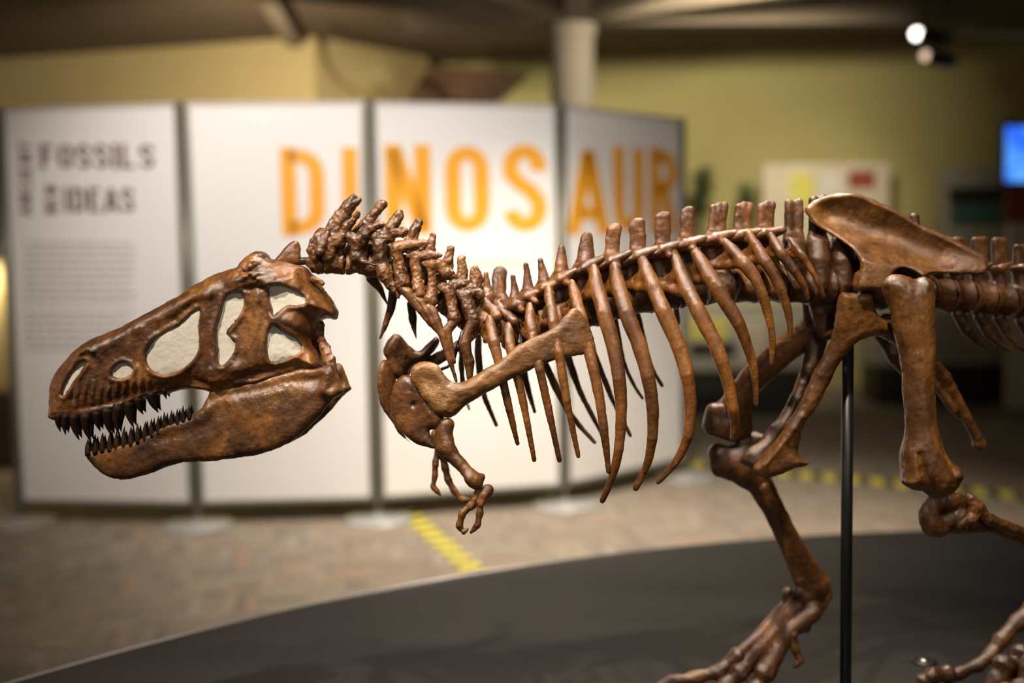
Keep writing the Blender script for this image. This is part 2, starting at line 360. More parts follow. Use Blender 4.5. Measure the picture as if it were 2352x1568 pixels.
# ------------------------------------------------------------------ hazard tape on the carpet
def tape(p, q, w, label):
    a = on_z(*p, 0); b = on_z(*q, 0); L_ = (b - a).length; ang = math.atan2(b.y - a.y, b.x - a.x)
    V, F = box_vf((L_ / 2, 0, 0.002), (L_, w, 0.003))
    o = link_mesh('hazard_tape', V, F, M['tape'], smooth=False, origin=(0, 0, 0)); o.location = (a.x, a.y, 0); o.rotation_euler = (0, 0, ang)
    tag(o, label, 'floor tape', None)
tape((1106, 1327), (931, 1174), 0.10, 'yellow and black hazard tape running from the white boards to the platform edge')
tape((1590, 1066), (2480, 1152), 0.19, 'yellow and black hazard tape crossing the carpet behind the skeleton legs')

# ------------------------------------------------------------------ block lettering
def arc(cx, cy, rx, ry, a0, a1, n=9):
    return [(cx + rx * math.cos(math.radians(a0 + (a1 - a0) * i / n)), cy + ry * math.sin(math.radians(a0 + (a1 - a0) * i / n))) for i in range(n + 1)]
s_ = 0.1   # half stroke in letter units; letter box 0.48 wide x 1 tall
GL = {
 'I': [[(0.1, 0), (0.1, 1)]],
 'D': [[(0.1, s_), (0.2, s_)] + arc(0.2, 0.3, 0.18, 0.2, -90, 0) + arc(0.2, 0.7, 0.18, 0.2, 0, 90) + [(0.1, 0.9)], [(0.1, 0), (0.1, 1)]],
 'N': [[(0.1, 0), (0.1, 1)], [(0.38, 0), (0.38, 1)], [(0.11, 0.95), (0.37, 0.05)]],
 'O': [arc(0.24, 0.28, 0.14, 0.18, -180, 0) + arc(0.24, 0.72, 0.14, 0.18, 0, 180) + [(0.1, 0.28)]],
 'S': [arc(0.24, 0.72, 0.14, 0.18, -10, 180) + [(0.11, 0.64), (0.2, 0.54), (0.3, 0.46), (0.37, 0.36)] + arc(0.24, 0.28, 0.14, 0.18, 0, -170)],
 'A': [[(0.05, 0), (0.24, 0.96)], [(0.43, 0), (0.24, 0.96)], [(0.13, 0.25), (0.35, 0.25)]],
 'U': [[(0.1, 1), (0.1, 0.28)] + arc(0.24, 0.28, 0.14, 0.18, 180, 360) + [(0.38, 1)]],
 'R': [[(0.1, 0), (0.1, 1)], [(0.1, 0.9), (0.22, 0.9)] + arc(0.22, 0.72, 0.16, 0.18, 90, -90) + [(0.1, 0.54)], [(0.24, 0.52), (0.38, 0.0)]],
 'F': [[(0.1, 0), (0.1, 1)], [(0.1, 0.9), (0.42, 0.9)], [(0.1, 0.52), (0.36, 0.52)]],
 'E': [[(0.1, 0), (0.1, 1)], [(0.1, 0.9), (0.42, 0.9)], [(0.1, 0.52), (0.36, 0.52)], [(0.1, 0.1), (0.42, 0.1)]],
 'L': [[(0.1, 1), (0.1, 0)], [(0.1, 0.1), (0.4, 0.1)]],
 'C': [arc(0.24, 0.72, 0.14, 0.18, -5, 180) + arc(0.24, 0.28, 0.14, 0.18, 180, 365)],
 'T': [[(0.24, 0), (0.24, 1)], [(0.02, 0.9), (0.46, 0.9)]],
 'W': [[(0.04, 1), (0.15, 0.03)], [(0.15, 0.03), (0.27, 0.9)], [(0.27, 0.9), (0.39, 0.03)], [(0.39, 0.03), (0.5, 1)]],
}
def stroke(path, hw):
    n = len(path); V, F = [], []
    for i, (x, y) in enumerate(path):
        x0, y0 = path[max(i - 1, 0)]; x1, y1 = path[min(i + 1, n - 1)]
        l = math.hypot(x1 - x0, y1 - y0) or 1; nx, ny = -(y1 - y0) / l, (x1 - x0) / l
        V += [(x + nx * hw, y + ny * hw), (x - nx * hw, y - ny * hw)]
    return V, [(2 * i, 2 * i + 1, 2 * i + 3, 2 * i + 2) for i in range(n - 1)]
class Board:
    """One upright board: frame of reference a->b along its face."""
    def __init__(s, a, b, z0, h):
        s.a = Vector((a[0], a[1], z0)); s.t = Vector((b[0] - a[0], b[1] - a[1], 0)); s.w = s.t.length; s.t.normalize()
        s.n = Vector((s.t.y, -s.t.x, 0)); s.h = h; s.z0 = z0      # n faces the camera
    def pt(s, u, z, off=0.0): return s.a + s.t * u + Vector((0, 0, z)) + s.n * off
    def hit(s, px, py):                                          # face coordinates seen at a pixel
        v = Vector(cam_pt(px, py, 1.0) @ R3); k = (s.a - CAMLOC).dot(s.n) / v.dot(s.n); p = CAMLOC + v * k
        return (p - s.a).dot(s.t), p.z - s.z0
    def solid(s, name, polys, d0, d1, mat, parent):
        V, F = [], []
        for vv, ff in polys:
            for q in ff:
                b = len(V); k = len(q)
                V += [s.pt(*vv[i], d1) for i in q] + [s.pt(*vv[i], d0) for i in q]
                F.append(tuple(b + i for i in range(k))); F.append(tuple(b + k + i for i in reversed(range(k))))
                F += [(b + i, b + k + i, b + k + (i + 1) % k, b + (i + 1) % k) for i in range(k)]
        return link_mesh(name, [tuple(v) for v in V], F, mat, parent, smooth=False)
    def rect(s, name, u0, u1, z0, z1, d0, d1, mat, parent):
        return s.solid(name, [([(u0, z0), (u1, z0), (u1, z1), (u0, z1)], [(0, 1, 2, 3)])], d0, d1, mat, parent)
    def letter(s, ch, u0, u1, z0, z1, mat, parent, rot=False, off=0.0, weight=None):
        wid = {'I': 0.2, 'W': 0.54}.get(ch, 0.48)
        polys = []
        for path in GL[ch]:
            V, F = stroke(path, weight or s_)
            if not rot: V = [(u0 + x / wid * (u1 - u0), z0 + min(max(y, -0.0), 1.0) * (z1 - z0)) for x, y in V]
            else: V = [(u1 - min(max(y, 0), 1.0) * (u1 - u0), z0 + x / wid * (z1 - z0)) for x, y in V]   # reads upwards
            polys.append((V, F))
        return s.solid('letter', polys, 0.0005 + off, 0.0022 + off, mat, parent)

ZB = 0.10; PH = 1.95
joints = [(40, 1155), (452, 1160), (868, 1148), (1298, 1117), (1573, 1056)]
J = [on_z(x, y, ZB) for x, y in joints]
B = []
names = ['white display board with dark heading FOSSILS and small print, leftmost of the row',
         'white display board with orange letters D and I, second board from the left',
         'white display board with orange letters N, O and S, third board from the left',
         'white display board with orange letters A, U and R, rightmost of the folding boards']
for i in range(4):
    a, b = J[i], J[i + 1]; t = (b - a).normalized(); g = 0.018
    bd = Board(a + t * g, b - t * g, ZB, PH); B.append(bd)
    mid = (a + b) / 2
    r = empty('display_board', (mid.x, mid.y, 0), names[i], 'display board', 'white folding boards behind the skeleton')
    bd.root = r
    bd.face = bd.rect('board_face', 0.02, bd.w - 0.02, 0.02, PH - 0.02, -0.02, 0.0, M['panel'], r)
    for u in (0.01, bd.w - 0.01): bd.rect('frame_side', u - 0.01, u + 0.01, 0, PH, -0.028, 0.006, M['panel_frame'], r)
    bd.rect('frame_rail', 0.02, bd.w - 0.02, 0, 0.02, -0.028, 0.004, M['panel_frame'], r)
    bd.rect('frame_rail', 0.02, bd.w - 0.02, PH - 0.02, PH, -0.028, 0.004, M['white'], r)
for i, j in enumerate(J):
    lab = ['at the left end of the white boards', 'left of the D I board', 'between the D I and N O S boards',
           'between N O S and A U R boards', 'at the right end of the boards'][i]
    r = empty('board_stand', (j.x, j.y + 0.01, 0), 'grey post on a pale round foot ' + lab, 'stand', 'posts of the folding boards')
    V, F = lathe_vf((j.x, j.y + 0.01, 0.012), [(0.014, 0), (0.014, ZB + PH - 0.01)], 16); link_mesh('post', V, F, M['panel_frame'], r)
    V, F = lathe_vf((j.x, j.y + 0.01, 0.0), [(0.17, 0.001), (0.17, 0.006), (0.15, 0.012), (0.03, 0.016), (0.02, 0.03)], 40); link_mesh('round_foot', V, F, M['foot_disc'], r)
def put_letter(bi, ch, x0, x1, y0, y1, mat, rot=False):
    bd = B[bi]; ym = (y0 + y1) / 2; xm = (x0 + x1) / 2
    u0, _ = bd.hit(x0, ym); u1, _ = bd.hit(x1, ym); _, z1 = bd.hit(xm, y0); _, z0 = bd.hit(xm, y1)
    e = (u1 - u0) * 0.05; bd.letter(ch, u0 - e, u1 + e, z0, z1, mat, bd.root, rot, weight=0.078 if bi else 0.066)
for bi, ch, x0, x1, y0, y1 in ((1,'D',645,746,338,542),(1,'I',783,826,338,542),(2,'N',884,990,332,538),(2,'O',1022,1124,330,536),(2,'S',1154,1256,326,536),
                               (3,'A',1310,1392,338,540),(3,'U',1408,1478,338,536),(3,'R',1492,1556,340,534)):
    put_letter(bi, ch, x0, x1, y0, y1, M['orange'])
xs = 92
for ch, w in zip('FOSSILS', (36, 36, 36, 36, 17, 36, 36)): put_letter(0, ch, xs, xs + w, 330, 388, M['maroon']); xs += w + 5
ys = 495
for ch in 'ANCIENT':
    hgt = 12 if ch == 'I' else 23
    put_letter(0, ch, 46, 72, ys - hgt, ys, M['maroon'], True); ys -= hgt + 3.5
ys = 492
for ch in 'NEW': put_letter(0, ch, 104, 132, ys - 20, ys, M['maroon'], True); ys -= 23
xs = 146
for ch, w in zip('IDEAS', (15, 32, 32, 32, 32)): put_letter(0, ch, xs, xs + w, 430, 488, M['maroon']); xs += w + 5
bd = B[0]; polys = []
for k in range(15):
    y = 560 + k * 16.5 + (10 if k > 8 else 0); x = 58
    xe = 318 - random.uniform(0, 30)
    while x < xe:
        wd = random.uniform(10, 30); u0, z = bd.hit(x, y); u1, _ = bd.hit(min(x + wd, xe), y)
        polys.append(([(u0, z - 0.006), (u1, z - 0.006), (u1, z + 0.006), (u0, z + 0.006)], [(0, 1, 2, 3)])); x += wd + 5
o = bd.solid('small_print', polys, 0.0005, 0.002, M['greyprint'], bd.root); o['label'] = 'rows of small grey print'; o['kind'] = 'stuff'
bd = B[2]; polys = []; x = 1050
while x < 1215:
    wd = random.uniform(9, 18); u0, z = bd.hit(x, 606); u1, _ = bd.hit(x + wd, 606)
    polys.append(([(u0, z - 0.02), (u1, z - 0.02), (u1, z + 0.02), (u0, z + 0.02)], [(0, 1, 2, 3)])); x += wd + 6
o = bd.solid('green_line', polys, 0.0005, 0.002, M['greenprint'], bd.root); o['label'] = 'pale green line of print'

# ------------------------------------------------------------------ background furniture
def pbox(name, x0, y0, x1, y1, d, depth, mat, parent=None, bev=0.004, yw=None):
    """a real box whose front face spans a pixel rectangle at distance d"""
    if yw is not None: d = yw / (cam_pt((x0 + x1) / 2, y1, 1.0) @ R3)[1]
    a = at(x0, y1, d); b = at(x1, y1, d); c = at((x0 + x1) / 2, y0, d)
    ang = math.atan2(b.y - a.y, b.x - a.x); m = (a + b) / 2; w = (b - a).length; z0 = m.z; z1 = c.z
    return boxes(name, [((m.x - math.sin(ang) * depth / 2, m.y + math.cos(ang) * depth / 2, (z0 + z1) / 2), (w, depth, z1 - z0), ang)], mat, parent, bev)
def ground(px, py): p = on_z(px, py, 0); return p
# low counter at the right
def counter(name, label, x0, x1, ytop, ymid, ybot, d, mats, cat='counter', extra=()):
    m = at((x0 + x1) / 2, ybot, d); r = empty(name, (m.x, m.y + 0.2, 0), label, cat)
    a = at(x0, ybot, d); b = at(x1, ybot, d); w = b.x - a.x; cx = (a.x + b.x) / 2; y = m.y
    zt = at((x0 + x1) / 2, ytop, d).z; zm = at((x0 + x1) / 2, ymid, d).z
    boxes('plinth', [((cx, y + 0.25, zm / 2), (w - 0.06, 0.42, zm))], M['dark'], r, 0.004)
    boxes('cabinet_body', [((cx, y + 0.24, (zm + zt - 0.04) / 2), (w, 0.48, zt - 0.04 - zm))], mats[0], r, 0.004)
    boxes('counter_top', [((cx, y + 0.24, zt - 0.02), (w + 0.04, 0.52, 0.04))], mats[1], r, 0.004)
    return r
counter('low_counter', 'long grey counter with a black plinth along the wall at the right', 2010, 2560, 700, 836, 885, 9.4, (M['grey'], M['white']))
r = counter('exhibit_table', 'grey exhibit table with yellow front panels seen below the backbone', 1560, 1860, 690, 850, 930, 8.9, (M['grey'], M['beige']))
for x0, x1, y0, y1, mt, nm in ((1585, 1672, 728, 782, 'yellow', 'yellow_panel'), (1762, 1840, 712, 768, 'yellow', 'yellow_panel'), (1585, 1690, 786, 818, 'dark', 'black_recess'), (1590, 1690, 876, 915, 'dark', 'black_recess'), (1700, 1760, 735, 840, 'beige', 'side_panel')):
    pbox(nm, x0, y0, x1, y1, 8.86, 0.03, M[mt], r)
# text board on the wall
m = at(1895, 640, 10.1); r = empty('poster_board', (m.x, m.y, 0), 'wide cream poster board standing against the olive wall above the hips', 'poster board')
pbox('board', 1752, 376, 2040, 690, 10.1, 0.05, M['beige'], r)
yb = at(1895, 690, 10.1).y - 0.016
pbox('picture', 1815, 400, 1868, 470, 10.08, 0.012, M['yellow'], r, yw=yb)
pbox('picture', 1948, 392, 2010, 432, 10.08, 0.012, M['red'], r, yw=yb)
pbox('picture', 1880, 398, 1935, 450, 10.08, 0.012, M['white'], r, yw=yb)
for x in (1775, 2015):
    p = at(x, 690, 10.13); boxes('board_leg', [((p.x, p.y, p.z / 2), (0.05, 0.05, p.z))], M['grey'], r)
def plant(label, x, y, n, hgt, d):
    p = at(x, y, d); r = empty('potted_plant', (p.x, p.y, 0), label, 'plant')
    V, F = lathe_vf((p.x, p.y, 0), [(0.11, 0.002), (0.15, 0.3), (0.165, 0.32), (0.165, 0.35), (0.14, 0.35)], 24); link_mesh('pot', V, F, M['dark'], r)
    tube('stem', [(p.x, p.y, 0.3), (p.x + 0.01, p.y, 0.7), (p.x, p.y, p.z + hgt * 0.2)], 0.012, M['green'], r, 6)
    V, F = [], []
    for k in range(n):
        a = random.uniform(0, 6.28); e = random.uniform(-0.3, 1.1); L_ = random.uniform(0.1, 0.17)
        b0 = Vector((p.x, p.y, p.z + random.uniform(-hgt, hgt * 0.6))); dr = Vector((math.cos(a) * math.cos(e), math.sin(a) * math.cos(e), math.sin(e)))
        sd = dr.cross(Vector((0, 0, 1))).normalized() * 0.03; q = len(V)
        V += [tuple(b0), tuple(b0 + dr * L_ * 0.5 + sd + Vector((0, 0, 0.01))), tuple(b0 + dr * L_), tuple(b0 + dr * L_ * 0.5 - sd + Vector((0, 0, 0.01)))]
        F.append((q, q + 1, q + 2, q + 3))
    link_mesh('foliage', V, F, M['green'], r, smooth=False)
plant('dark green plant just right of the last white board', 1612, 440, 150, 0.22, 9.95)
plant('smaller dark green plant left of the cream poster board', 1712, 470, 110, 0.18, 9.95)
# case and screen at the right
m = at(2240, 540, 9.98); r = empty('display_cabinet', (m.x, m.y + 0.2, 0), 'tall cabinet with dark and teal bands under the blue screen', 'cabinet')
zb = 0.0; a = at(2175, 400, 9.98); b = at(2312, 400, 9.98); zt = at(2240, 384, 9.98).z
boxes('cabinet_body', [(((a.x + b.x) / 2, a.y + 0.13, zt / 2), (b.x - a.x, 0.26, zt))], M['grey'], r, 0.005)
pbox('black_band', 2180, 430, 2308, 462, 9.95, 0.025, M['dark'], r); pbox('teal_band', 2184, 466, 2306, 512, 9.95, 0.025, M['teal'], r)
m = at(2400, 350, 8.9); r = empty('wall_screen', (m.x, m.y, at(2400, 350, 8.9).z), 'glowing blue screen cut by the right edge of the photo', 'screen')
pbox('screen_frame', 2300, 280, 2520, 426, 8.95, 0.05, M['dark'], r); pbox('screen_glass', 2309, 290, 2510, 416, 8.94, 0.012, M['screen'], r)
boxes('screen_stand', [((m.x, m.y + 0.16, m.z / 2), (0.06, 0.06, m.z))], M['dark'], r)
m = at(2400, 500, 9.0); r = empty('red_banner', (m.x, m.y, 0), 'dull red upright panel below the blue screen', 'banner')
pbox('banner_face', 2312, 428, 2470, 512, 9.02, 0.03, M['red'], r); zl = at(2390, 512, 9.02)
boxes('banner_base', [((zl.x, zl.y + 0.02, zl.z / 2), (0.5, 0.06, zl.z))], M['white'], r)
# dark bookcase in the gap at the left edge
m = at(-60, 900, 7.2); r = empty('shelf_case', (m.x, m.y + 0.2, 0), 'dark brown case with a glowing gold back at the left edge of the photo', 'cabinet')
def fb(n, x0, y0, x1, y1, mat, dd=0.0, dp=0.3): pbox(n, x0, y0, x1, y1, 7.2 + dd, dp, M[mat], r)
fb('case_top', -280, 262, 34, 560, 'dark'); fb('case_back', -260, 560, 34, 900, 'ochre', 0.28, 0.03)
fb('case_base', -280, 900, 34, 1060, 'brown'); fb('case_side', -300, 560, -262, 900, 'dark')
lp_ = at(-70, 600, 7.3)
spot('case_fill', (lp_.x, lp_.y - 0.02, lp_.z), (lp_.x + 0.1, lp_.y + 0.25, lp_.z - 0.6), 22, 150, 1.0, 0.03, (1, 0.80, 0.5))  # small unseen lamp added to brighten the gold case back
# ceiling spotlights
r = empty('track_spotlight', at(2150, 60, 8.3), 'black twin track spotlight with two glowing lamps under the dark ceiling', 'spotlight')
zc = CEIL - 0.03
p = at(2152, 60, 8.3)
tube('mount_stem', [(p.x, p.y, CEIL - 0.002), (p.x, p.y, p.z + 0.05)], [0.05, 0.05], M['beam'], r)
def can(x, y, rr, mt):
    c = at(x, y, 8.15); fw = Vector((0.1, -0.9, -0.25)).normalized() if False else (CAMLOC + Vector((0.3, 0, -0.1)) - c).normalized()
    e = at(x + 62, y + 14, 8.4)
    V, F = tube_vf([c, c + (e - c) * 0.5, e], [rr * 1.25, rr * 1.7, rr * 1.3], 24); h = link_mesh('lamp_housing', V, F, M['black_metal'], r)
    V, F = tube_vf([c + fw * 0.003, c + fw * 0.012], [rr, rr * 0.98], 24); link_mesh('lamp_glass', V, F, M[mt], h)
can(2106, 78, 0.038, 'lamp_bright'); can(2126, 128, 0.034, 'lamp_dim')
p1 = at(2200, 96, 8.3); p2 = at(2460, 84, 8.3)
tag(boxes('lighting_track', [(((p1.x + p2.x) / 2, p1.y + 0.05, CEIL - 0.3), (p2.x - p1.x, 0.05, 0.04))] + [((x, p1.y + 0.05, CEIL - 0.14), (0.015, 0.015, 0.28)) for x in (p1.x + 0.1, p2.x - 0.2)], M['grey']), 'thin grey lighting track hung under the ceiling at the upper right', 'lighting track')

# ================================================================== IMPLICIT SURFACE MESHER
def vnoise(P, seed=0):
    """smooth lattice noise in [-1,1] for points P (n,3)"""
    I = np.floor(P).astype(np.int64); Fr = P - I; Fr = Fr * Fr * (3 - 2 * Fr)
    def hsh(x, y, z):
        h = (x * 374761393 + y * 668265263 + z * 1274126177 + seed * 1442695041) & 0xffffffff
        h = ((h ^ (h >> 13)) * 1103515245) & 0xffffffff
        return ((h ^ (h >> 16)) & 0xffff) / 32767.5 - 1
    out = 0
    for dx in (0, 1):
        for dy in (0, 1):
            for dz in (0, 1):
                w = (Fr[:, 0] if dx else 1 - Fr[:, 0]) * (Fr[:, 1] if dy else 1 - Fr[:, 1]) * (Fr[:, 2] if dz else 1 - Fr[:, 2])
                out = out + w * hsh(I[:, 0] + dx, I[:, 1] + dy, I[:, 2] + dz)
    return out
def nets(Fd, org, h):
    nx, ny, nz = Fd.shape; S = Fd < 0
    c = np.zeros((nx - 1, ny - 1, nz - 1), np.uint8)
    for i in (0, 1):
        for j in (0, 1):
            for k in (0, 1): c += S[i:nx - 1 + i, j:ny - 1 + j, k:nz - 1 + k]
    act = (c > 0) & (c < 8); I, Jx, K = np.nonzero(act)
    idx = -np.ones(act.shape, np.int64); idx[I, Jx, K] = np.arange(len(I))
    acc = np.zeros((len(I), 3)); cnt = np.zeros(len(I))
    cor = [(i, j, k) for i in (0, 1) for j in (0, 1) for k in (0, 1)]
    val = {q: Fd[I + q[0], Jx + q[1], K + q[2]] for q in cor}
    for a in cor:
        for ax in range(3):
            if a[ax] == 0:
                b = list(a); b[ax] = 1; b = tuple(b)
                va, vb = val[a], val[b]; m = (va < 0) != (vb < 0)
                t = np.where(m, va / np.where(m, va - vb, 1), 0)
                p = np.array(a, float)[None, :].repeat(len(I), 0); p[:, ax] += t
                acc[m] += p[m]; cnt[m] += 1
    V = (acc / cnt[:, None] + np.c_[I, Jx, K]) * h + np.array(org)
    Q = []
    for ax in range(3):
        sl0 = [slice(None)] * 3; sl1 = [slice(None)] * 3; sl0[ax] = slice(0, -1); sl1[ax] = slice(1, None)
        A, Bv = S[tuple(sl0)], S[tuple(sl1)]; ch = A != Bv
        o1, o2 = [q for q in range(3) if q != ax]
        X = np.array(np.nonzero(ch)); ok = (X[o1] > 0) & (X[o2] > 0) & (X[o1] < Fd.shape[o1] - 1) & (X[o2] < Fd.shape[o2] - 1); X = X[:, ok]
        def cell(d1, d2):
            Y = X.copy(); Y[o1] -= d1; Y[o2] -= d2; return idx[Y[0], Y[1], Y[2]]
        q = np.c_[cell(1, 1), cell(0, 1), cell(0, 0), cell(1, 0)]
        flip = A[X[0], X[1], X[2]]
        if ax == 1: flip = ~flip
        q[~flip] = q[~flip][:, ::-1]; Q.append(q)
    Q = np.concatenate(Q); Q = Q[(Q >= 0).all(1)]
    return V, Q
def vnormals(V, Q):
    n = np.cross(V[Q[:, 2]] - V[Q[:, 0]], V[Q[:, 3]] - V[Q[:, 1]]); N = np.zeros_like(V)
    for k in range(4): 
        for a in range(3): N[:, a] += np.bincount(Q[:, k], n[:, a], len(V))
    return N / (np.linalg.norm(N, axis=1)[:, None] + 1e-12)
def relax(V, Q, it):
    for _ in range(it):
        S_ = np.zeros_like(V); C_ = np.zeros(len(V))
        for k in range(4):
            a, b = Q[:, k], Q[:, (k + 1) % 4]
            for x in range(3): S_[:, x] += np.bincount(a, V[b, x], len(V)) + np.bincount(b, V[a, x], len(V))
            C_ += np.bincount(a, minlength=len(V)) + np.bincount(b, minlength=len(V))
        V = V * 0.5 + 0.5 * S_ / C_[:, None]
    return V
def smin(a, b, k):
    h = np.maximum(k - np.abs(a - b), 0) / k
    return np.minimum(a, b) - h * h * k * 0.25
def finish(name, V, Q, mat, parent, amp=0.0012, freq=55, rel=2, seed=1):
    V = relax(V, Q, rel)
    if amp:
        N = vnormals(V, Q)
        d = vnoise(V * freq, seed) + 0.5 * vnoise(V * freq * 2.3, seed + 5) + 0.28 * vnoise(V * freq * 5, seed + 9)
        V = V + N * (d * amp)[:, None]
    return link_mesh(name, to_world(V), Q, mat, parent)

XS = [100, 1100, 1500, 1900, 2352, 2600]; DS = [2.0, 2.0, 2.03, 2.10, 2.24, 2.32]
def D(px): return float(np.interp(px, XS, DS))
seedc = [0]
FRAMES = {0: (0, 0, 1), 1: (80, 540, .3698), 2: (680, 420, .24237), 3: (1050, 440, .26786), 4: (1600, 400, .31973), 5: (840, 680, .36988), 6: (1300, 640, .34443), 7: (1580, 680, .32823), 8: (1480, 1100, .37075)}
def conv(fr, x, y):
    o = FRAMES[fr]; return o[0] + x * o[2], o[1] + y * o[2]
def bone(name, chains, mat, parent, fr=0, vox=0.0017, k=0.006, amp=0.0011, freq=60, drums=(), rel=2):
    """chains: list of (points, lateral_flatten); point=(x, y, radius_px, lateral_m).  drums: (xa,ya,xb,yb,r_end,r_mid,lat)"""
    caps = []; sc = FRAMES[fr][2]; ci = 0
    for ch in chains:
        s = 1.0
        if isinstance(ch, tuple): ch, s = ch
        P = []
        for x, y, r, off in ch:
            px, py = conv(fr, x, y); d = D(px) + off
            if name in ('toe_bone', 'instep_bone'):
                while at(px, py, d).z - r * sc * d / FPX < H + .004: py -= 2
            P.append((cam_pt(px, py, d), r * sc * d / FPX))
        if len(P) == 1: P = P * 2
        ci += 1
        for a, b in zip(P[:-1], P[1:]): caps.append((a[0], b[0], a[1], b[1], s, ci))
    dr = []
    for xa, ya, xb, yb, re_, rm, off in drums:
        pa = conv(fr, xa, ya); pb = conv(fr, xb, yb); da = D(pa[0]) + off; db = D(pb[0]) + off
        dr.append((cam_pt(*pa, da), cam_pt(*pb, db), re_ * sc * da / FPX, rm * sc * da / FPX))
    mn = np.full(3, 1e9); mx = np.full(3, -1e9)
    for a, b, ra, rb, *_ in caps:
        R = max(ra, rb) + k; mn = np.minimum(mn, np.minimum(a, b) - R); mx = np.maximum(mx, np.maximum(a, b) + R)
    for a, b, ra, rm in dr:
        R = ra + k; mn = np.minimum(mn, np.minimum(a, b) - R); mx = np.maximum(mx, np.maximum(a, b) + R)
    mn -= 3 * vox; mx += 3 * vox
    n = np.ceil((mx - mn) / vox).astype(int) + 1
    G = np.full(n, 0.05, np.float32)
    ax = [mn[i] + np.arange(n[i]) * vox for i in range(3)]
    def sub(a, b, R):
        lo = np.maximum(((np.minimum(a, b) - R - mn) / vox).astype(int), 0); hi = np.minimum(((np.maximum(a, b) + R - mn) / vox).astype(int) + 2, n)
        sl = tuple(slice(lo[i], hi[i]) for i in range(3))
        return sl, np.meshgrid(*[ax[i][sl[i]] for i in range(3)], indexing='ij', sparse=True)
    cur = None; C_ = None; box = None
    def flush():
        if C_ is not None:
            sl = tuple(slice(box[0][i], box[1][i]) for i in range(3)); G[sl] = smin(G[sl], C_[sl], k)
    for a, b, ra, rb, s, cid in caps:
        sl, (X, Y, Z) = sub(a, b, max(ra, rb) + k + 2 * vox)
        if cid != cur:
            flush(); cur = cid; C_ = np.full(n, 0.05, np.float32); box = [n.copy(), np.zeros(3, int)]
        for i in range(3): box[0][i] = min(box[0][i], sl[i].start); box[1][i] = max(box[1][i], sl[i].stop)
        ab = b - a; ab2 = np.array([ab[0], ab[1], ab[2] * s]); L2 = (ab2 ** 2).sum() + 1e-12
        dx, dy, dz = X - a[0], Y - a[1], (Z - a[2]) * s
        t = np.clip((dx * ab2[0] + dy * ab2[1] + dz * ab2[2]) / L2, 0, 1)
        d = np.sqrt((dx - t * ab2[0]) ** 2 + (dy - t * ab2[1]) ** 2 + (dz - t * ab2[2]) ** 2) - (ra + (rb - ra) * t)
        C_[sl] = smin(C_[sl], d.astype(np.float32), 0.0012)
    flush()
    for a, b, re_, rm in dr:
        sl, (X, Y, Z) = sub(a, b, re_ + k + 2 * vox)
        c = (a + b) / 2; ab = b - a; L_ = np.linalg.norm(ab); u = ab / L_
        dx, dy, dz = X - c[0], Y - c[1], Z - c[2]
        t = dx * u[0] + dy * u[1] + dz * u[2]
        rad = np.sqrt(np.maximum(dx ** 2 + dy ** 2 + dz ** 2 - t ** 2, 0))
        tt = np.clip(np.abs(t) / (L_ / 2), 0, 1); rr = rm + (re_ - rm) * tt ** 2
        q1 = rad - rr; q2 = np.abs(t) - L_ / 2; rd = 0.003
        d = np.minimum(np.maximum(q1 + rd, q2 + rd), 0) + np.sqrt(np.maximum(q1 + rd, 0) ** 2 + np.maximum(q2 + rd, 0) ** 2) - rd
        G[sl] = smin(G[sl], d.astype(np.float32), k * 0.6)
    V, Q = nets(G, mn, vox); seedc[0] += 1
    zz = to_world(V)[:, 2].min()
    if zz < H: print('LOW', name, seedc[0], round(float(zz - H), 3))
    return finish(name, V, Q, mat, parent, amp, freq, rel, seedc[0])

def crom(P, n=5, closed=True):
    P = np.array(P, float); m = len(P); out = []
    for i in range(m if closed else m - 1):
        g = lambda j: P[j % m] if closed else P[min(max(j, 0), m - 1)]
        p0, p1, p2, p3 = g(i - 1), g(i), g(i + 1), g(i + 2)
        for t in np.arange(n) / n:
            out.append(0.5 * (2 * p1 + (p2 - p0) * t + (2 * p0 - 5 * p1 + 4 * p2 - p3) * t * t + (3 * p1 - p0 - 3 * p2 + p3) * t ** 3))
    return np.array(out)
def poly_sd(U, Vv, P):
    """signed distance (negative inside) in the units of P"""
    d = np.full(U.shape, 1e18); ins = np.zeros(U.shape, bool); m = len(P)
    for i in range(m):
        x0, y0 = P[i]; x1, y1 = P[(i + 1) % m]; ex, ey = x1 - x0, y1 - y0
        L2 = ex * ex + ey * ey + 1e-12
        t = np.clip(((U - x0) * ex + (Vv - y0) * ey) / L2, 0, 1)
        d = np.minimum(d, (U - x0 - t * ex) ** 2 + (Vv - y0 - t * ey) ** 2)
        c = ((y0 > Vv) != (y1 > Vv)) & (U < (x1 - x0) * (Vv - y0) / ((y1 - y0) if y1 != y0 else 1e-9) + x0)
        ins ^= c
    d = np.sqrt(d); return np.where(ins, -d, d)
def seg_d(U, Vv, pts):
    d = np.full(U.shape, 1e18)
    for (x0, y0), (x1, y1) in zip(pts[:-1], pts[1:]):
        ex, ey = x1 - x0, y1 - y0; t = np.clip(((U - x0) * ex + (Vv - y0) * ey) / (ex * ex + ey * ey + 1e-9), 0, 1)
        d = np.minimum(d, (U - x0 - t * ex) ** 2 + (Vv - y0 - t * ey) ** 2)
    return np.sqrt(d)
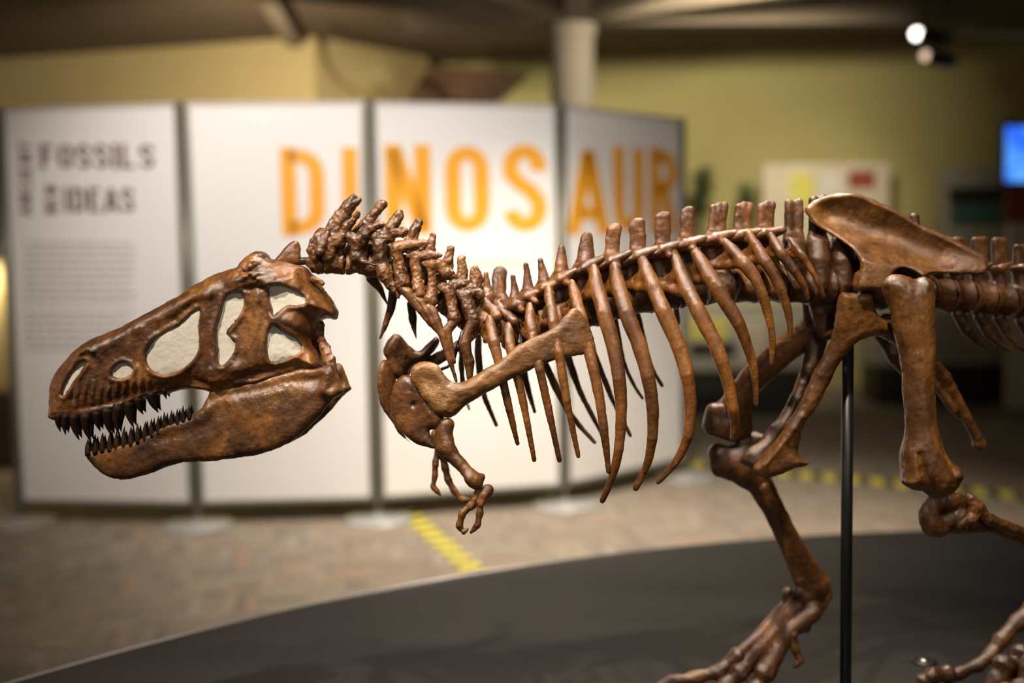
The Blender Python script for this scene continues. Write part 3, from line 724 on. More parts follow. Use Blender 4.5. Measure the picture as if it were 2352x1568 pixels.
def plate(name, outline, fr, dref, T, WC, mat, parent, vox=0.002, R=0.03, wmax=0.1, amp=0.0012, freq=55, rel=2, both=None, pad=3):
    """outline in frame units on a plane dref metres away; T(U,V,din)->half thickness; WC(U,V)->lateral shift of its mid surface.
       din = distance inside the outline in metres; both(U,V) -> mirror spacing (two leaves) if given"""
    o = FRAMES[fr]; mpu = o[2] * dref / FPX                      # metres per frame unit
    P = crom(outline); lo = P.min(0) - pad * vox / mpu; hi = P.max(0) + pad * vox / mpu
    nu = int((hi[0] - lo[0]) * mpu / vox) + 2; nv = int((hi[1] - lo[1]) * mpu / vox) + 2
    u = lo[0] + np.arange(nu) * vox / mpu; v = lo[1] + np.arange(nv) * vox / mpu
    U, Vv = np.meshgrid(u, v, indexing='ij')
    sd = poly_sd(U, Vv, P) * mpu; din = np.maximum(-sd, 0)
    s = np.clip(din / R, 0, 1); prof = np.sqrt(np.maximum(1 - (1 - s) ** 2, 0))
    Tm = np.where(sd < 0, T(U, Vv, din, prof), 0); wc = WC(U, Vv)
    nw = int(2 * wmax / vox) + 2; w = -wmax + np.arange(nw) * vox
    Wg = w[None, None, :]
    if both is not None: off = np.abs(np.abs(Wg - wc[:, :, None]) - both(U, Vv)[:, :, None])
    else: off = np.abs(Wg - wc[:, :, None])
    G = np.where(sd[:, :, None] < 0, off - Tm[:, :, None], np.sqrt(off ** 2 + (sd[:, :, None]) ** 2))
    cx, cy = conv(fr, lo[0], lo[1]); org = cam_pt(cx, cy, dref)
    V, Q = nets(G, (0, 0, 0), vox)
    V = V + np.array([org[0], org[1], dref - wmax])
    seedc[0] += 1
    return finish(name, V, Q, mat, parent, amp, freq, rel, seedc[0])

# ================================================================== THE SKELETON
hipfoot = on_z(1900, 1700, H)
SK = empty('dinosaur_skeleton', (0.75, 2.1, H), 'brown varnished dinosaur skeleton facing left with toothed skull, standing on the charcoal platform', 'dinosaur skeleton')

# ---- skull
sk_out = [(92,1110),(90,1040),(95,940),(120,870),(165,810),(230,735),(300,680),(365,640),(440,610),(540,570),(640,515),(720,475),(830,415),(920,365),(1000,310),(1100,255),(1190,220),(1262,200),(1280,172),(1320,138),(1360,110),(1400,100),(1440,112),(1465,148),(1510,158),(1570,162),(1640,185),(1690,205),(1730,260),(1762,310),(1800,345),(1835,385),(1862,430),(1886,480),(1868,525),(1830,515),(1790,528),(1760,560),(1745,600),(1735,650),(1745,700),(1775,740),(1795,790),(1770,840),(1650,862),(1500,900),(1350,940),(1250,970),(1150,985),(1085,967),(1040,958),(960,955),(900,960),(820,982),(740,1000),(700,1012),(640,1035),(560,1068),(480,1100),(380,1125),(300,1140),(200,1148),(130,1148),(98,1132)]
WIN = [
 [(325,785),(285,795),(240,840),(205,895),(175,955),(168,985),(185,995),(215,960),(250,900),(290,850),(322,800)],
 [(560,793),(600,810),(612,840),(590,870),(550,888),(505,885),(480,870),(488,835),(520,803)],
 [(1032,460),(985,480),(930,530),(890,565),(830,590),(760,640),(715,690),(692,745),(705,800),(745,845),(800,865),(860,858),(930,825),(990,770),(1022,710),(1030,640),(1022,580),(1032,520)],
 [(1230,365),(1290,358),(1308,390),(1303,450),(1275,510),(1235,560),(1205,600),(1215,630),(1250,660),(1245,710),(1220,760),(1180,808),(1155,800),(1145,760),(1150,700),(1138,640),(1140,570),(1165,490),(1180,430),(1200,385)],
 [(1468,330),(1510,315),(1570,325),(1640,355),(1680,390),(1680,425),(1630,435),(1570,440),(1520,480),(1495,500),(1478,450),(1465,400)],
 [(1490,560),(1530,585),(1590,620),(1640,665),(1655,700),(1640,730),(1580,765),(1500,790),(1465,775),(1450,720),(1450,650),(1465,590)]]
DSK = 2.0; MPU = FRAMES[1][2] * DSK / FPX; WSK = 0.0
PCX, PCY = (CX - 80) / .3698, (CY - 540) / .3698
def near(U, Vv, w):          # where a point of the side surface, w metres nearer, lies on the middle plane
    return PCX + (U - PCX) * DSK / (DSK - w), PCY + (Vv - PCY) * DSK / (DSK - w)
def tsk(U, Vv):   # 0 snout .. 1 occiput
    return np.clip(((U - 100) * 0.976 + (Vv - 1000) * -0.216) / 1800, 0, 1)
def gb(U, Vv, x, y, r, h): return h * np.exp(-((U - x) ** 2 + (Vv - y) ** 2) / (2 * r * r))
def ridge(U, Vv, pts, r, h): return h * np.exp(-(seg_d(U, Vv, pts) / r) ** 2)
def skull_base(U, Vv, din, prof):
    t = tsk(U, Vv); hw = np.interp(t, [0, .15, .4, .65, .8, 1], [.026, .034, .042, .058, .066, .058])
    UM, VM = U, Vv; U, Vv = near(U, Vv, hw * .8)
    s = np.clip(din / 0.045, 0, 1); pr = np.sqrt(np.maximum(1 - (1 - s) ** 2, 0))
    lowside = np.clip((Vv - np.interp(U, [90, 700, 1100, 1700], [1050, 930, 850, 780])) / 90, 0, 1)      # tooth margin stays blunt
    s2 = np.clip(din / 0.008, 0, 1); pr2 = 0.8 * np.sqrt(np.maximum(1 - (1 - s2) ** 2, 0))
    T = hw * (pr * (1 - lowside) + np.maximum(pr, pr2) * lowside)
    g = np.minimum(prof * 4, 1)
    rl = gb(U, Vv, 1350, 175, 50, .012) + gb(U, Vv, 1290, 270, 45, .012) + gb(U, Vv, 1420, 250, 40, .008) + gb(U, Vv, 1230, 290, 30, .006)
    rl += ridge(U, Vv, [(300, 720), (500, 640), (800, 470), (1100, 330)], 50, .007)
    rl += ridge(U, Vv, [(1085, 380), (1095, 600), (1110, 820)], 35, .006) + gb(U, Vv, 1110, 880, 45, .011) + gb(U, Vv, 1250, 840, 38, .008)
    rl += ridge(U, Vv, [(1390, 360), (1380, 600), (1340, 820)], 40, .006) + ridge(U, Vv, [(1440, 300), (1600, 270), (1700, 360), (1760, 450)], 35, .008)
    rl += ridge(U, Vv, [(1500, 520), (1600, 540), (1710, 600)], 40, .007) + ridge(U, Vv, [(1735, 620), (1700, 720), (1720, 800)], 25, .008)
    rl += ridge(U, Vv, [(110, 1100), (300, 1095), (520, 1060), (740, 985)], 16, .002) + ridge(U, Vv, [(250, 770), (330, 700), (370, 720)], 22, .006)
    rl += ridge(U, Vv, [(1110, 915), (1350, 900), (1600, 830)], 28, .006)
    rl -= ridge(U, Vv, [(790, 590), (900, 510), (1010, 420)], 38, .007) + ridge(U, Vv, [(640, 640), (650, 780)], 28, .003)
    rl -= gb(U, Vv, 545, 830, 90, .003) + ridge(U, Vv, [(1320, 330), (1420, 330)], 16, .006) + ridge(U, Vv, [(1290, 215), (1330, 240), (1400, 190)], 10, .006)
    band = np.exp(-((Vv - np.interp(U, [150, 500, 750], [1000, 960, 920])) / 65) ** 2) * np.clip((U - 180) / 60, 0, 1) * np.clip((760 - U) / 80, 0, 1)
    rl += 0.0022 * np.sin(U / 7.6 + Vv / 60) * band
    rug = np.exp(-((U - 1330) ** 2 + (Vv - 215) ** 2) / (2 * 85 ** 2))
    rl += .0045 * rug * vnoise(np.c_[U.ravel() / 26, Vv.ravel() / 20, 0 * U.ravel()], 3).reshape(U.shape)
    return T + rl * g
def skull_T(U, Vv, din, prof):
    T = skull_base(U, Vv, din, prof)
    t = tsk(U, Vv); U, Vv = near(U, Vv, np.interp(t, [0, .15, .4, .65, .8, 1], [.026, .034, .042, .058, .066, .058]) * .8)
    for wv in WIN:
        dw = poly_sd(U, Vv, crom(wv, 4)) * MPU
        T = T + 0.0028 * np.exp(-((dw - 0.005) / 0.004) ** 2)
        T = T - 0.0105 * np.clip((0.0012 - dw) / 0.0035, 0, 1)
    return np.maximum(T, 0.003)
zero = lambda U, Vv: np.zeros(U.shape)
hwn = lambda x, y: float(np.interp(tsk(np.array(x), np.array(y)), [0, .15, .4, .65, .8, 1], [.026, .034, .042, .058, .066, .058])) * .8
wsk = lambda U, Vv: np.full(U.shape, WSK)
wcs = wsk
skull = plate('skull', sk_out, 1, DSK, skull_T, wcs, M['skull'], SK, vox=0.0018, wmax=0.145, amp=0.0010, freq=70, rel=1)
for i, wv in enumerate(WIN):
    def Ti(U, Vv, din, prof): return 0.002 + 0 * U
    # base thickness of the skull at the window, computed from the skull outline
    def wc_i(U, Vv):
        sd = np.maximum(-poly_sd(U, Vv, crom(sk_out)) * MPU, 0); s = np.clip(sd / 0.03, 0, 1)
        return WSK - (skull_base(U, Vv, sd, np.sqrt(np.maximum(1 - (1 - s) ** 2, 0))) - 0.0060)
    c = np.mean(wv, 0); w_ = hwn(c[0], c[1]) ; wv = [(PCX + (x - PCX) * (DSK - w_) / DSK, PCY + (y - PCY) * (DSK - w_) / DSK) for x, y in wv]; c = np.mean(wv, 0); big = [((x - c[0]) * 1.0 + c[0] + np.sign(x - c[0]) * 6, (y - c[1]) + c[1] + np.sign(y - c[1]) * 6) for x, y in wv]
    o = plate('window_infill', big, 1, DSK, Ti, wc_i, M['infill'], skull, vox=0.0018, wmax=0.145, amp=0.0006, freq=200, rel=1)
    if i == 0: o['label'] = 'cream plaster infill of the nostril'
    else: o['label'] = 'cream plaster infill'
plate('crest', [(1490,175),(1530,110),(1580,55),(1615,36),(1640,50),(1652,110),(1650,190)], 1, 2.0, lambda U, V, d, p: .014 * p, zero, M['skull'], skull, wmax=0.03, R=.014)
bone('occiput', [[(1770,640,26,-.01),(1800,700,34,-.02),(1830,790,40,-.03),(1850,850,38,-.035)], [(1700,300,60,.0),(1790,420,50,.0)], [(1760,560,40,.01),(1750,760,40,.01)], [(1730,270,20,-.03),(1790,300,16,-.03)]], M['skull'], skull, fr=1, k=.008, amp=.002, freq=110)

# ---- teeth
def tooth(fr, x0, y0, x1, y1, w, off, parent, curve=0.12):
    o = FRAMES[fr]; P, Rr = [], []
    L_ = math.hypot(x1 - x0, y1 - y0); nx, ny = -(y1 - y0) / L_, (x1 - x0) / L_
    for i in range(7):
        t = i / 6; b = curve * L_ * 4 * t * (1 - t) * 0.6
        px, py = conv(fr, x0 + (x1 - x0) * t + nx * b, y0 + (y1 - y0) * t + ny * b)
        P.append(at(px, py, DSK + WSK + off)); Rr.append(max(w * 0.5 * o[2] * DSK / FPX * (1 - t ** 1.7) , 0.0004))
    V, F = tube_vf(P, Rr, 10); return link_mesh('tooth', V, F, M['tooth'], parent)
def hwu(x): return float(np.interp((x - 100) / 1800, [0, .15, .4, .65, .8, 1], [.026, .034, .042, .058, .066, .058])) * 0.72
UP = [(150,1135,160,1222,46),(196,1138,192,1242,46),(248,1138,276,1274,58),(318,1132,350,1284,64),(388,1120,408,1218,56),(455,1100,478,1248,64),(522,1080,520,1238,62),(585,1058,616,1198,60),(642,1035,674,1114,52),(722,1000,768,1102,62),(806,980,820,1018,30)]
for x0, y0, x1, y1, w in UP:
    w *= 1.15
    tooth(1, x0, y0 - 25, x1, y1, w, -hwu(x0), skull)
    tooth(1, x0 + 22, y0 - 20, x1 + 18, y1 - 14, w, hwu(x0), skull)

# ---- lower jaw
jw = [(325,1335),(318,1360),(335,1400),(400,1462),(480,1505),(560,1516),(640,1502),(760,1462),(880,1418),(1000,1407),(1150,1396),(1300,1376),(1420,1352),(1530,1312),(1620,1262),(1700,1192),(1780,1112),(1860,1015),(1920,970),(1905,930),(1885,870),(1862,820),(1835,800),(1800,810),(1740,830),(1650,830),(1500,870),(1350,905),(1200,940),(1120,950),(1085,972),(1068,1015),(1035,1070),(985,1106),(900,1146),(800,1190),(700,1242),(600,1284),(500,1308),(400,1328)]
def jaw_T(U, Vv, din, prof):
    r = ridge(U, Vv, [(1130, 1000), (1350, 960), (1600, 900), (1800, 880)], 35, -.005) + ridge(U, Vv, [(1850, 860), (1830, 960), (1880, 980)], 30, .007)
    r += ridge(U, Vv, [(360, 1330), (600, 1290), (900, 1160)], 22, .003) + gb(U, Vv, 1750, 900, 40, -.005) + gb(U, Vv, 1450, 1150, 160, .004) + ridge(U, Vv, [(800, 1260), (1100, 1180), (1200, 1060)], 40, -.003)
    return np.maximum(.0125 * prof + r * np.minimum(prof * 2, 1), .0015)
def jaw_both(U, Vv):
    t = tsk(U, Vv); return np.interp(t, [0, .12, .2, .4, .65, .8, 1], [.003, .006, .016, .030, .040, .046, .046])
def jnear(P):
    out = []
    for x, y in P:
        w = float(jaw_both(np.array(float(x)), np.array(float(y)))); out.append((PCX + (x - PCX) * (DSK - w) / DSK, PCY + (y - PCY) * (DSK - w) / DSK))
    return out
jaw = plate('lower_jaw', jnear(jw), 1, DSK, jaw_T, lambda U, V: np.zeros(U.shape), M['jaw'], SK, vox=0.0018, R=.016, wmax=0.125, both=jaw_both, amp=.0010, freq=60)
jaw['label'] = 'smooth dark brown lower jaw'
rl_x = [335, 500, 600, 700, 800, 900, 985]; rl_y = [1345, 1318, 1294, 1252, 1200, 1156, 1116]
xr = 338.0
while xr < 985:
    y = float(np.interp(xr, rl_x, rl_y)); hgt = float(np.interp(xr, [330, 450, 600, 760, 985], [92, 112, 112, 104, 74])); w = float(np.interp(xr, [330, 700, 985], [50, 46, 38]))
    off = float(jaw_both(np.array([xr]), np.array([y]))[0])
    tooth(1, xr, y + 24, xr - 8 + random.uniform(-4, 4), y - hgt * random.uniform(.88, 1.06), w, -off - .006, jaw, -0.08)
    tooth(1, xr + 12, y + 14, xr + 8, y - hgt * random.uniform(.8, 1), w, off, jaw, -0.08)
    xr += w * 0.92

# ---- neck vertebrae (frame 2)
def nk(name, chains, drums=(), mat='neck', **kw):
    chains = [([(x, y, r * 1.14, o) for x, y, r, o in c[0]], c[1]) if isinstance(c, tuple) else [(x, y, r * 1.14, o) for x, y, r, o in c] for c in chains]
    return bone(name, chains, M[mat], SK, fr=2, vox=.0015, k=.005, drums=drums, amp=.0019, freq=120, **kw)
VN = []
VN.append(nk('neck_vertebra', [[(190,560,50,-.02),(150,640,42,-.02),(185,700,45,-.02)], [(250,480,48,-.012),(200,540,48,-.02)], [(290,490,40,-.02),(230,640,45,-.03)], [(150,760,55,0),(230,780,70,0)], [(60,740,22,.0),(150,720,28,0)]], [(150,760,250,770,90,80,0)]))
VN.append(nk('neck_vertebra', [([(350,500,80,-.004),(420,330,60,-.004),(545,140,32,-.004)], 1.3), ([(330,480,60,-.004),(500,220,60,-.004),(590,160,26,-.004)], 1.3), [(420,560,50,-.02),(480,420,40,-.022),(588,285,26,-.024)], [(420,540,50,-.02),(330,560,55,-.02),(300,700,50,-.02)], [(360,600,90,0),(380,740,90,0)], [(450,640,60,.016),(600,640,62,.016)], [(250,650,50,.01),(420,650,60,.012)]], [(275,765,460,765,108,88,0)]))
VN.append(nk('neck_vertebra', [([(590,520,80,0),(700,350,50,0),(800,210,38,0),(830,195,36,0)], 1.3), [(620,540,60,-.022),(700,440,45,-.026),(800,388,34,-.028)], [(500,500,40,-.022),(570,560,60,-.022),(580,700,50,-.022)], [(560,690,50,-.022),(640,745,24,-.032),(745,778,12,-.034)], [(590,600,80,0),(590,740,90,0)]], [(480,765,660,775,112,88,0)]))
VN.append(nk('neck_vertebra', [([(850,530,80,0),(930,380,50,0),(980,285,34,0)], 1.3), ([(880,500,50,0),(995,290,26,0)], 1.3), [(820,560,50,-.024),(920,480,42,-.028),(1020,460,36,-.03),(1010,500,20,-.03)], [(690,530,16,-.026),(760,520,50,-.026),(790,620,55,-.026),(800,760,48,-.026),(830,860,62,-.03),(900,970,38,-.034),(975,1082,12,-.036)], [(680,620,60,.014),(850,640,60,.014)], [(800,700,90,0),(830,800,90,0)], [(790,700,20,-.03),(850,800,36,-.02),(840,900,45,-.01)]], [(680,790,850,820,118,92,0)]))
VN.append(nk('neck_vertebra', [([(1080,590,70,0),(1110,500,50,0),(1150,375,34,0)], 1.4), ([(1050,600,50,0),(1165,380,26,0)], 1.4), [(1000,600,55,-.026),(1100,590,45,-.03),(1215,570,32,-.03),(1190,630,24,-.03)], [(890,590,18,-.028),(950,610,52,-.028),(970,740,45,-.028),(990,880,50,-.03),(1010,950,62,-.034)], [(1000,780,90,0),(1020,870,90,0)]], [(880,840,1040,890,120,95,0)]))
VN.append(nk('neck_vertebra', [([(1250,680,60,0),(1270,600,46,0),(1295,510,32,0)], 1.4), [(1180,690,50,-.028),(1260,690,45,-.032),(1365,690,24,-.034)], [(1060,690,18,-.03),(1120,700,46,-.03),(1140,830,42,-.03),(1150,950,46,-.034),(1165,1060,52,-.036)], [(1160,840,90,0),(1190,950,90,0)]], [(1070,900,1220,970,120,95,0)]))
VN.append(nk('neck_vertebra', [([(1430,850,55,0),(1435,750,50,0),(1465,625,34,0)], 1.4), [(1350,780,45,-.028),(1440,860,50,-.03),(1500,900,24,-.032)], [(1220,760,24,-.032),(1300,770,45,-.034),(1355,760,30,-.034)], [(1290,800,40,-.032),(1290,950,38,-.034),(1275,1110,58,-.038)], [(1310,920,90,0),(1350,1040,90,0)]], [(1230,990,1370,1080,122,95,0)]))
VN.append(nk('neck_vertebra', [([(1560,930,60,0),(1575,850,45,0),(1570,730,38,0)], 1.3), [(1500,960,50,-.03),(1600,970,50,-.03)], [(1380,990,40,-.034),(1450,1020,55,-.036),(1480,1160,48,-.038),(1500,1290,56,-.042)], [(1450,1060,100,0),(1490,1180,100,0)]], [(1370,1110,1500,1190,125,100,0)]))
VN.append(nk('neck_vertebra', [([(1700,1000,62,0),(1710,900,58,0),(1695,825,42,0)], 1.3), [(1640,1000,50,-.03),(1740,1060,45,-.03)], [(1560,1040,50,-.034),(1610,1080,62,-.036),(1640,1190,58,-.04),(1675,1290,62,-.044)], [(1620,1180,110,0),(1650,1290,110,0)]], [(1510,1230,1650,1300,130,105,0)]))
nrib = lambda v, pts: bone('neck_rib', [pts], M['neck'], VN[v], fr=2, vox=.0015, amp=.0009)
nrib(4, [(960,960,40,-.036),(1060,1040,52,-.038),(1180,1200,38,-.04),(1280,1340,26,-.04),(1350,1432,10,-.04)])
nrib(5, [(1110,1080,50,-.036),(1190,1130,44,-.04),(1300,1320,36,-.044),(1400,1470,28,-.046),(1490,1575,12,-.046)])
nrib(6, [(1270,1180,50,-.04),(1330,1300,42,-.044),(1390,1450,38,-.046),(1440,1620,34,-.046),(1520,1880,12,-.046)])
nrib(7, [(1500,1310,50,-.044),(1430,1400,46,-.046),(1450,1500,34,-.046),(1500,1700,16,-.046)])
nrib(8, [(1675,1320,62,-.046),(1620,1430,48,-.048),(1600,1520,56,-.05),(1640,1700,52,-.05),(1650,1900,22,-.05)])
# far-side neck ribs
nrib(3, [(720,900,60,.03),(800,1010,34,.034),(862,1145,10,.036)])
nrib(4, [(930,1010,50,.035),(900,1180,40,.04),(850,1340,28,.042),(798,1475,8,.042)])
nrib(5, [(1090,1150,40,.035),(1105,1280,40,.04),(1120,1380,22,.042),(1142,1480,6,.042)])
nrib(3, [(830,860,60,.0),(900,960,60,.01),(960,1030,50,.02)])

# ---- first back vertebrae, crowded over the shoulder (frame 0)
def cen(x): return float(np.interp(x, [1092, 1125, 1160, 1200, 1240, 1290, 1345, 1405, 1465, 1522, 1580, 1645, 1705, 1765, 1825, 1900, 2000, 2100, 2200, 2352, 2460], [722, 745, 752, 750, 742, 727, 708, 692, 678, 668, 660, 655, 652, 650, 650, 655, 662, 668, 676, 692, 702]))
def rad(x): return float(np.interp(x, [1092, 1200, 1300, 1500, 1800, 2100, 2350], [46, 52, 50, 46, 46, 46, 40]))
back = [ # tip x, tip y, base x, base y, top width, x of centrum
 (1116,622,1120,680,14,1100,28),(1148,632,1153,690,14,1138,36),(1178,630,1185,692,14,1172,34),(1208,602,1214,672,14,1206,34),(1241,592,1252,655,16,1244,38),
 (1289,560,1290,632,20,1288,44),(1347,534,1345,606,26,1342,52),(1410,513,1404,592,36,1402,58),(1462,501,1466,580,40,1464,58),(1521,485,1522,566,40,1524,58),
 (1579,474,1576,552,36,1584,58),(1651,463,1645,538,46,1646,60),(1709,463,1703,532,44,1706,58),(1760,461,1756,528,44,1766,58)]
BV = []
for i, (tx, ty, bx, by, w, cx, L_) in enumerate(back):
    c0, c1 = cx - L_ * .46, cx + L_ * .46; r = rad(cx)
    ch = []
    rr = min(9, w * .42); h = max(w / 2 - rr, 0)
    for s in (-1, 0, 1) if h > 3 else (0,):
        wb = 1.9 if w < 30 else 1.2; ch.append(([(bx + s * (h * .8), by + 4, rr * wb + (5 if w < 30 else 0), 0), ((bx + tx) / 2 + s * h * .8, (by + ty) / 2, rr * (wb * .5 + .55), 0), (tx + s * h, ty + rr * (1.0 if s >= 0 else 1.6), rr, 0)], 1.25))
    ch.append([(bx - L_ * .25, by + 6, 12, -.010), (bx, by, 13, 0), (bx + L_ * .25, by + 4, 12, .010)])
    if i > 3: ch.append([(bx - L_ * .34, by + 34, 17, 0), (bx + L_ * .34, by + 34, 17, 0)])
    for e in (-.22, .12): ch.append([(bx + e * L_, by + 10, 17, 0), (cx + e * L_, cen(cx) - r * .4, 22, 0)])
    sl = (cen(cx + 30) - cen(cx - 30)) / 60
    for sd in (-1, 1):
        if i < 2:      # knobbed forward processes
            ch.append([(bx - 4, by + 20, 13, sd * .02), (bx + 16, by + 34, 12, sd * .034), (bx + 20 + 8 * i, by + 48, 13, sd * .042)])
        else:
            ch.append(([(bx - L_ * .62, by + 16 - sl * L_ * .6, 10, sd * .026), (bx - 4, by + 10, 15, sd * .03), (bx + L_ * .72, by + 1 + sl * L_ * .75, 9, sd * .032)], 0.6))
            ch.append(([(bx - L_ * .38, by + 12, 12, sd * .014), (bx + L_ * .45, by + 5, 11, sd * .018)], 0.6))
            ch.append(([(bx, by + 18, 13, sd * .012), (bx + 8, by + 16, 11, sd * .034), (bx + 16, by + 20, 8, sd * .048)], 1))
    BV.append(bone('back_vertebra', ch, M['back'], SK, k=.006, vox=.0017, drums=[(c0, cen(c0) + 2, c1, cen(c1) + 2, r, r * .84, 0)]))

# ---- ribs
def rib(pts, w0, w1, cap=None, far=False, lat=None, name='rib'):
    n = len(pts); ch = []; wm = (w0 + w1) / 2
    P = crom([tuple(p) for p in pts], 7, closed=False); P = list(map(tuple, P)) + [tuple(map(float, pts[-1]))]; n = len(P)
    lt = lat or (.040, .100, .125, .120, .095)
    for i, (x, y) in enumerate(P):
        t = i / (n - 1); w = np.interp(t, [0, .12, .3, .75, .95, 1], [w0 * .55, w0 * .92, w0, (w0 * .42 + w1 * .58), w1, w1 * .95]) / 2
        o = float(np.interp(t, [0, .25, .5, .75, 1], lt)) * (1 if far else -1)
        ch.append((x, y, w, o))
    chains = [(ch, 1.25)]
    if cap:
        x, y = P[0]; q = ch[min(9, n - 1)]; q2 = ch[4]
        s = 1 if far else -1
        chains.append(([(q[0] - 2, q[1] - 4, w0 * .34, q[3]), ((q[0] + cap[0]) / 2 - 2, (q[1] + cap[1]) / 2, w0 * .34, s * .05), (cap[0], cap[1], w0 * .30, s * .022)], 1.3))
        m_ = ((q2[0] + cap[0]) / 2, (q2[1] + cap[1]) / 2)
        chains.append(([(q2[0], q2[1], w0 * .26, q2[3]), (m_[0], m_[1], w0 * .2, s * .04), (cap[0], cap[1], w0 * .2, s * .022)], 1.3))
        mm = (P[0][0] * .35 + cap[0] * .25 + q[0] * .4, P[0][1] * .35 + cap[1] * .25 + q[1] * .4)
        chains.append(([(mm[0], mm[1], w0 * .36, s * .055), (mm[0] - 4, mm[1] + 8, w0 * .36, s * .05)], 1.6))
    return bone(name, chains, M['rib'], SK, vox=.0018, k=.007, amp=.0007, freq=50)
L1 = (.05, .075, .09, .09, .08)
NR = [
 ([(1123,728),(1132,775),(1150,850),(1170,940),(1189,1019)], 25, 11, (1106,760), L1),
 ([(1167,744),(1172,790),(1190,870),(1210,965),(1227,1056)], 24, 11, (1150,775), (.055,.08,.10,.10,.09)),
 ([(1216,700),(1222,760),(1240,850),(1262,950),(1285,1057)], 26, 12, (1196,755), (.055,.09,.11,.11,.10)),
 ([(1258,662),(1268,720),(1284,810),(1302,920),(1328,1047)], 26, 12, (1240,745), (.055,.09,.112,.115,.105)),
 ([(1313,648),(1330,712),(1354,810),(1376,910),(1390,1010),(1398,1082)], 30, 13, (1290,712), (.055,.09,.112,.118,.11)),
 ([(1362,612),(1372,660),(1388,722),(1408,790),(1422,870),(1427,945),(1421,1030),(1406,1095),(1383,1150)], 36, 14, (1336,680), None),
 ([(1410,604),(1420,655),(1440,720),(1469,795),(1488,864),(1499,940),(1498,1005),(1487,1064),(1460,1121)], 37, 15, (1386,668), None),
 ([(1472,592),(1495,645),(1524,715),(1556,788),(1578,860),(1586,930),(1580,1000),(1556,1055),(1512,1106)], 38, 15, (1440,656), None),
 ([(1547,580),(1575,655),(1610,726),(1643,791),(1667,860),(1682,926),(1688,967),(1685,1008)], 37, 17, (1508,655), None),
 ([(1590,568),(1625,625),(1664,690),(1696,743),(1720,805),(1734,864),(1737,930)], 36, 10, (1572,640), (.04,.09,.105,.10,.09)),
 ([(1662,553),(1702,596),(1737,643),(1760,704),(1773,768),(1773,835)], 30, 11, (1622,610), (.045,.085,.10,.095,.085)),
 ([(1719,536),(1750,588),(1783,640),(1804,694),(1813,736),(1815,784)], 28, 10, (1690,590), (.045,.08,.09,.085,.08)),
 ([(1768,537),(1792,578),(1824,621),(1846,656),(1857,688)], 24, 9, (1752,580), (.045,.07,.08,.078,.07)),
 ([(1813,547),(1840,584),(1866,624),(1882,655),(1893,682)], 16, 9, (1800,578), (.045,.065,.07,.07,.065))]
for pts, w0, w1, cap, lt in NR: rib(pts, w0, w1, cap, False, lt)
FR_ = [([(1062,780),(1060,840),(1066,900),(1078,940)], 14, 7), ([(1100,770),(1099,820),(1110,900),(1140,976)], 17, 10), ([(1190,790),(1202,855),(1228,945)], 22, 9),
       ([(1215,770),(1251,835),(1302,939),(1366,1016)], 19, 9), ([(1290,770),(1306,824),(1334,902),(1384,1000)], 19, 9), ([(1350,760),(1365,812),(1392,881),(1412,930),(1448,1000)], 15, 8),
       ([(1405,700),(1415,745),(1431,826),(1454,880),(1476,915)], 13, 7), ([(1452,690),(1468,735),(1493,833),(1521,886)], 13, 8), ([(1505,680),(1515,720),(1522,748)], 14, 7), ([(1548,680),(1556,735),(1557,742)], 14, 7)]
for pts, w0, w1 in FR_: rib(pts, w0, w1, None, True, (.05, .10, .13, .14, .13))

# ---- shoulder girdle (frame 5)
sc = [(275,490),(290,438),(340,410),(400,412),(455,438),(500,505),(560,538),(640,518),(740,450),(840,395),(950,300),(1100,230),(1185,185),(1240,115),(1290,73),(1345,100),(1400,200),(1428,300),(1415,350),(1350,364),(1200,390),(1100,422),(950,490),(800,572),(680,642),(600,692),(550,745),(490,750),(440,735),(400,690),(330,600),(285,530)]
def sc_T(U, V, d, p):
    t = np.clip((U - 280) / 1100, 0, 1); th = np.interp(t, [0, .15, .3, .6, 1], [.013, .013, .014, .0095, .006])
    return th * p - gb(U, V, 380, 520, 60, .005) * np.minimum(p, 1) + ridge(U, V, [(480, 700), (560, 600), (700, 540)], 40, .003) * p + .0015
scap = plate('shoulder_blade', sc, 5, 1.90, sc_T, lambda U, V: np.interp(U, [280, 700, 1400], [.004, -.006, .018]), M['scapula'], SK, R=.014, wmax=.05, vox=.0017)
scap['label'] = 'pale tan shoulder blade with a flared end'
co = [(268,492),(222,495),(175,550),(150,640),(158,740),(200,822),(260,882),(340,926),(440,942),(412,882),(398,832),(450,815),(490,770),(470,725),(425,670),(360,590),(310,515)]
plate('coracoid', co, 5, 1.915, lambda U, V, d, p: .012 * p + ridge(U, V, [(300, 560), (400, 720)], 20, .002) * p - gb(U, V, 297, 672, 10, .005) * p + .001, lambda U, V: np.interp(U, [150, 450], [.012, -.006]), M['coracoid'], SK, R=.014, wmax=.05, vox=.0017)
plate('coracoid', [(108,396),(150,415),(170,480),(190,560),(200,700),(230,860),(300,940),(200,850),(160,780),(108,700),(80,600),(76,480)], 5, 2.03, lambda U, V, d, p: .010 * p + .001, lambda U, V: np.interp(U, [80, 250], [-.01, .02]), M['coracoid'], SK, R=.012, wmax=.05)
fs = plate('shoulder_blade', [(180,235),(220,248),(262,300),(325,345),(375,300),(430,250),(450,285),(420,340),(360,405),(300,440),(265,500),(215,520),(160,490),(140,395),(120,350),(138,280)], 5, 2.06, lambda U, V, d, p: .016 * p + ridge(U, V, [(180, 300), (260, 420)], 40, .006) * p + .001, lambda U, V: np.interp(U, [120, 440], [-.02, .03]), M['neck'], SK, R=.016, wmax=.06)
fs['label'] = 'dark far shoulder blade end'

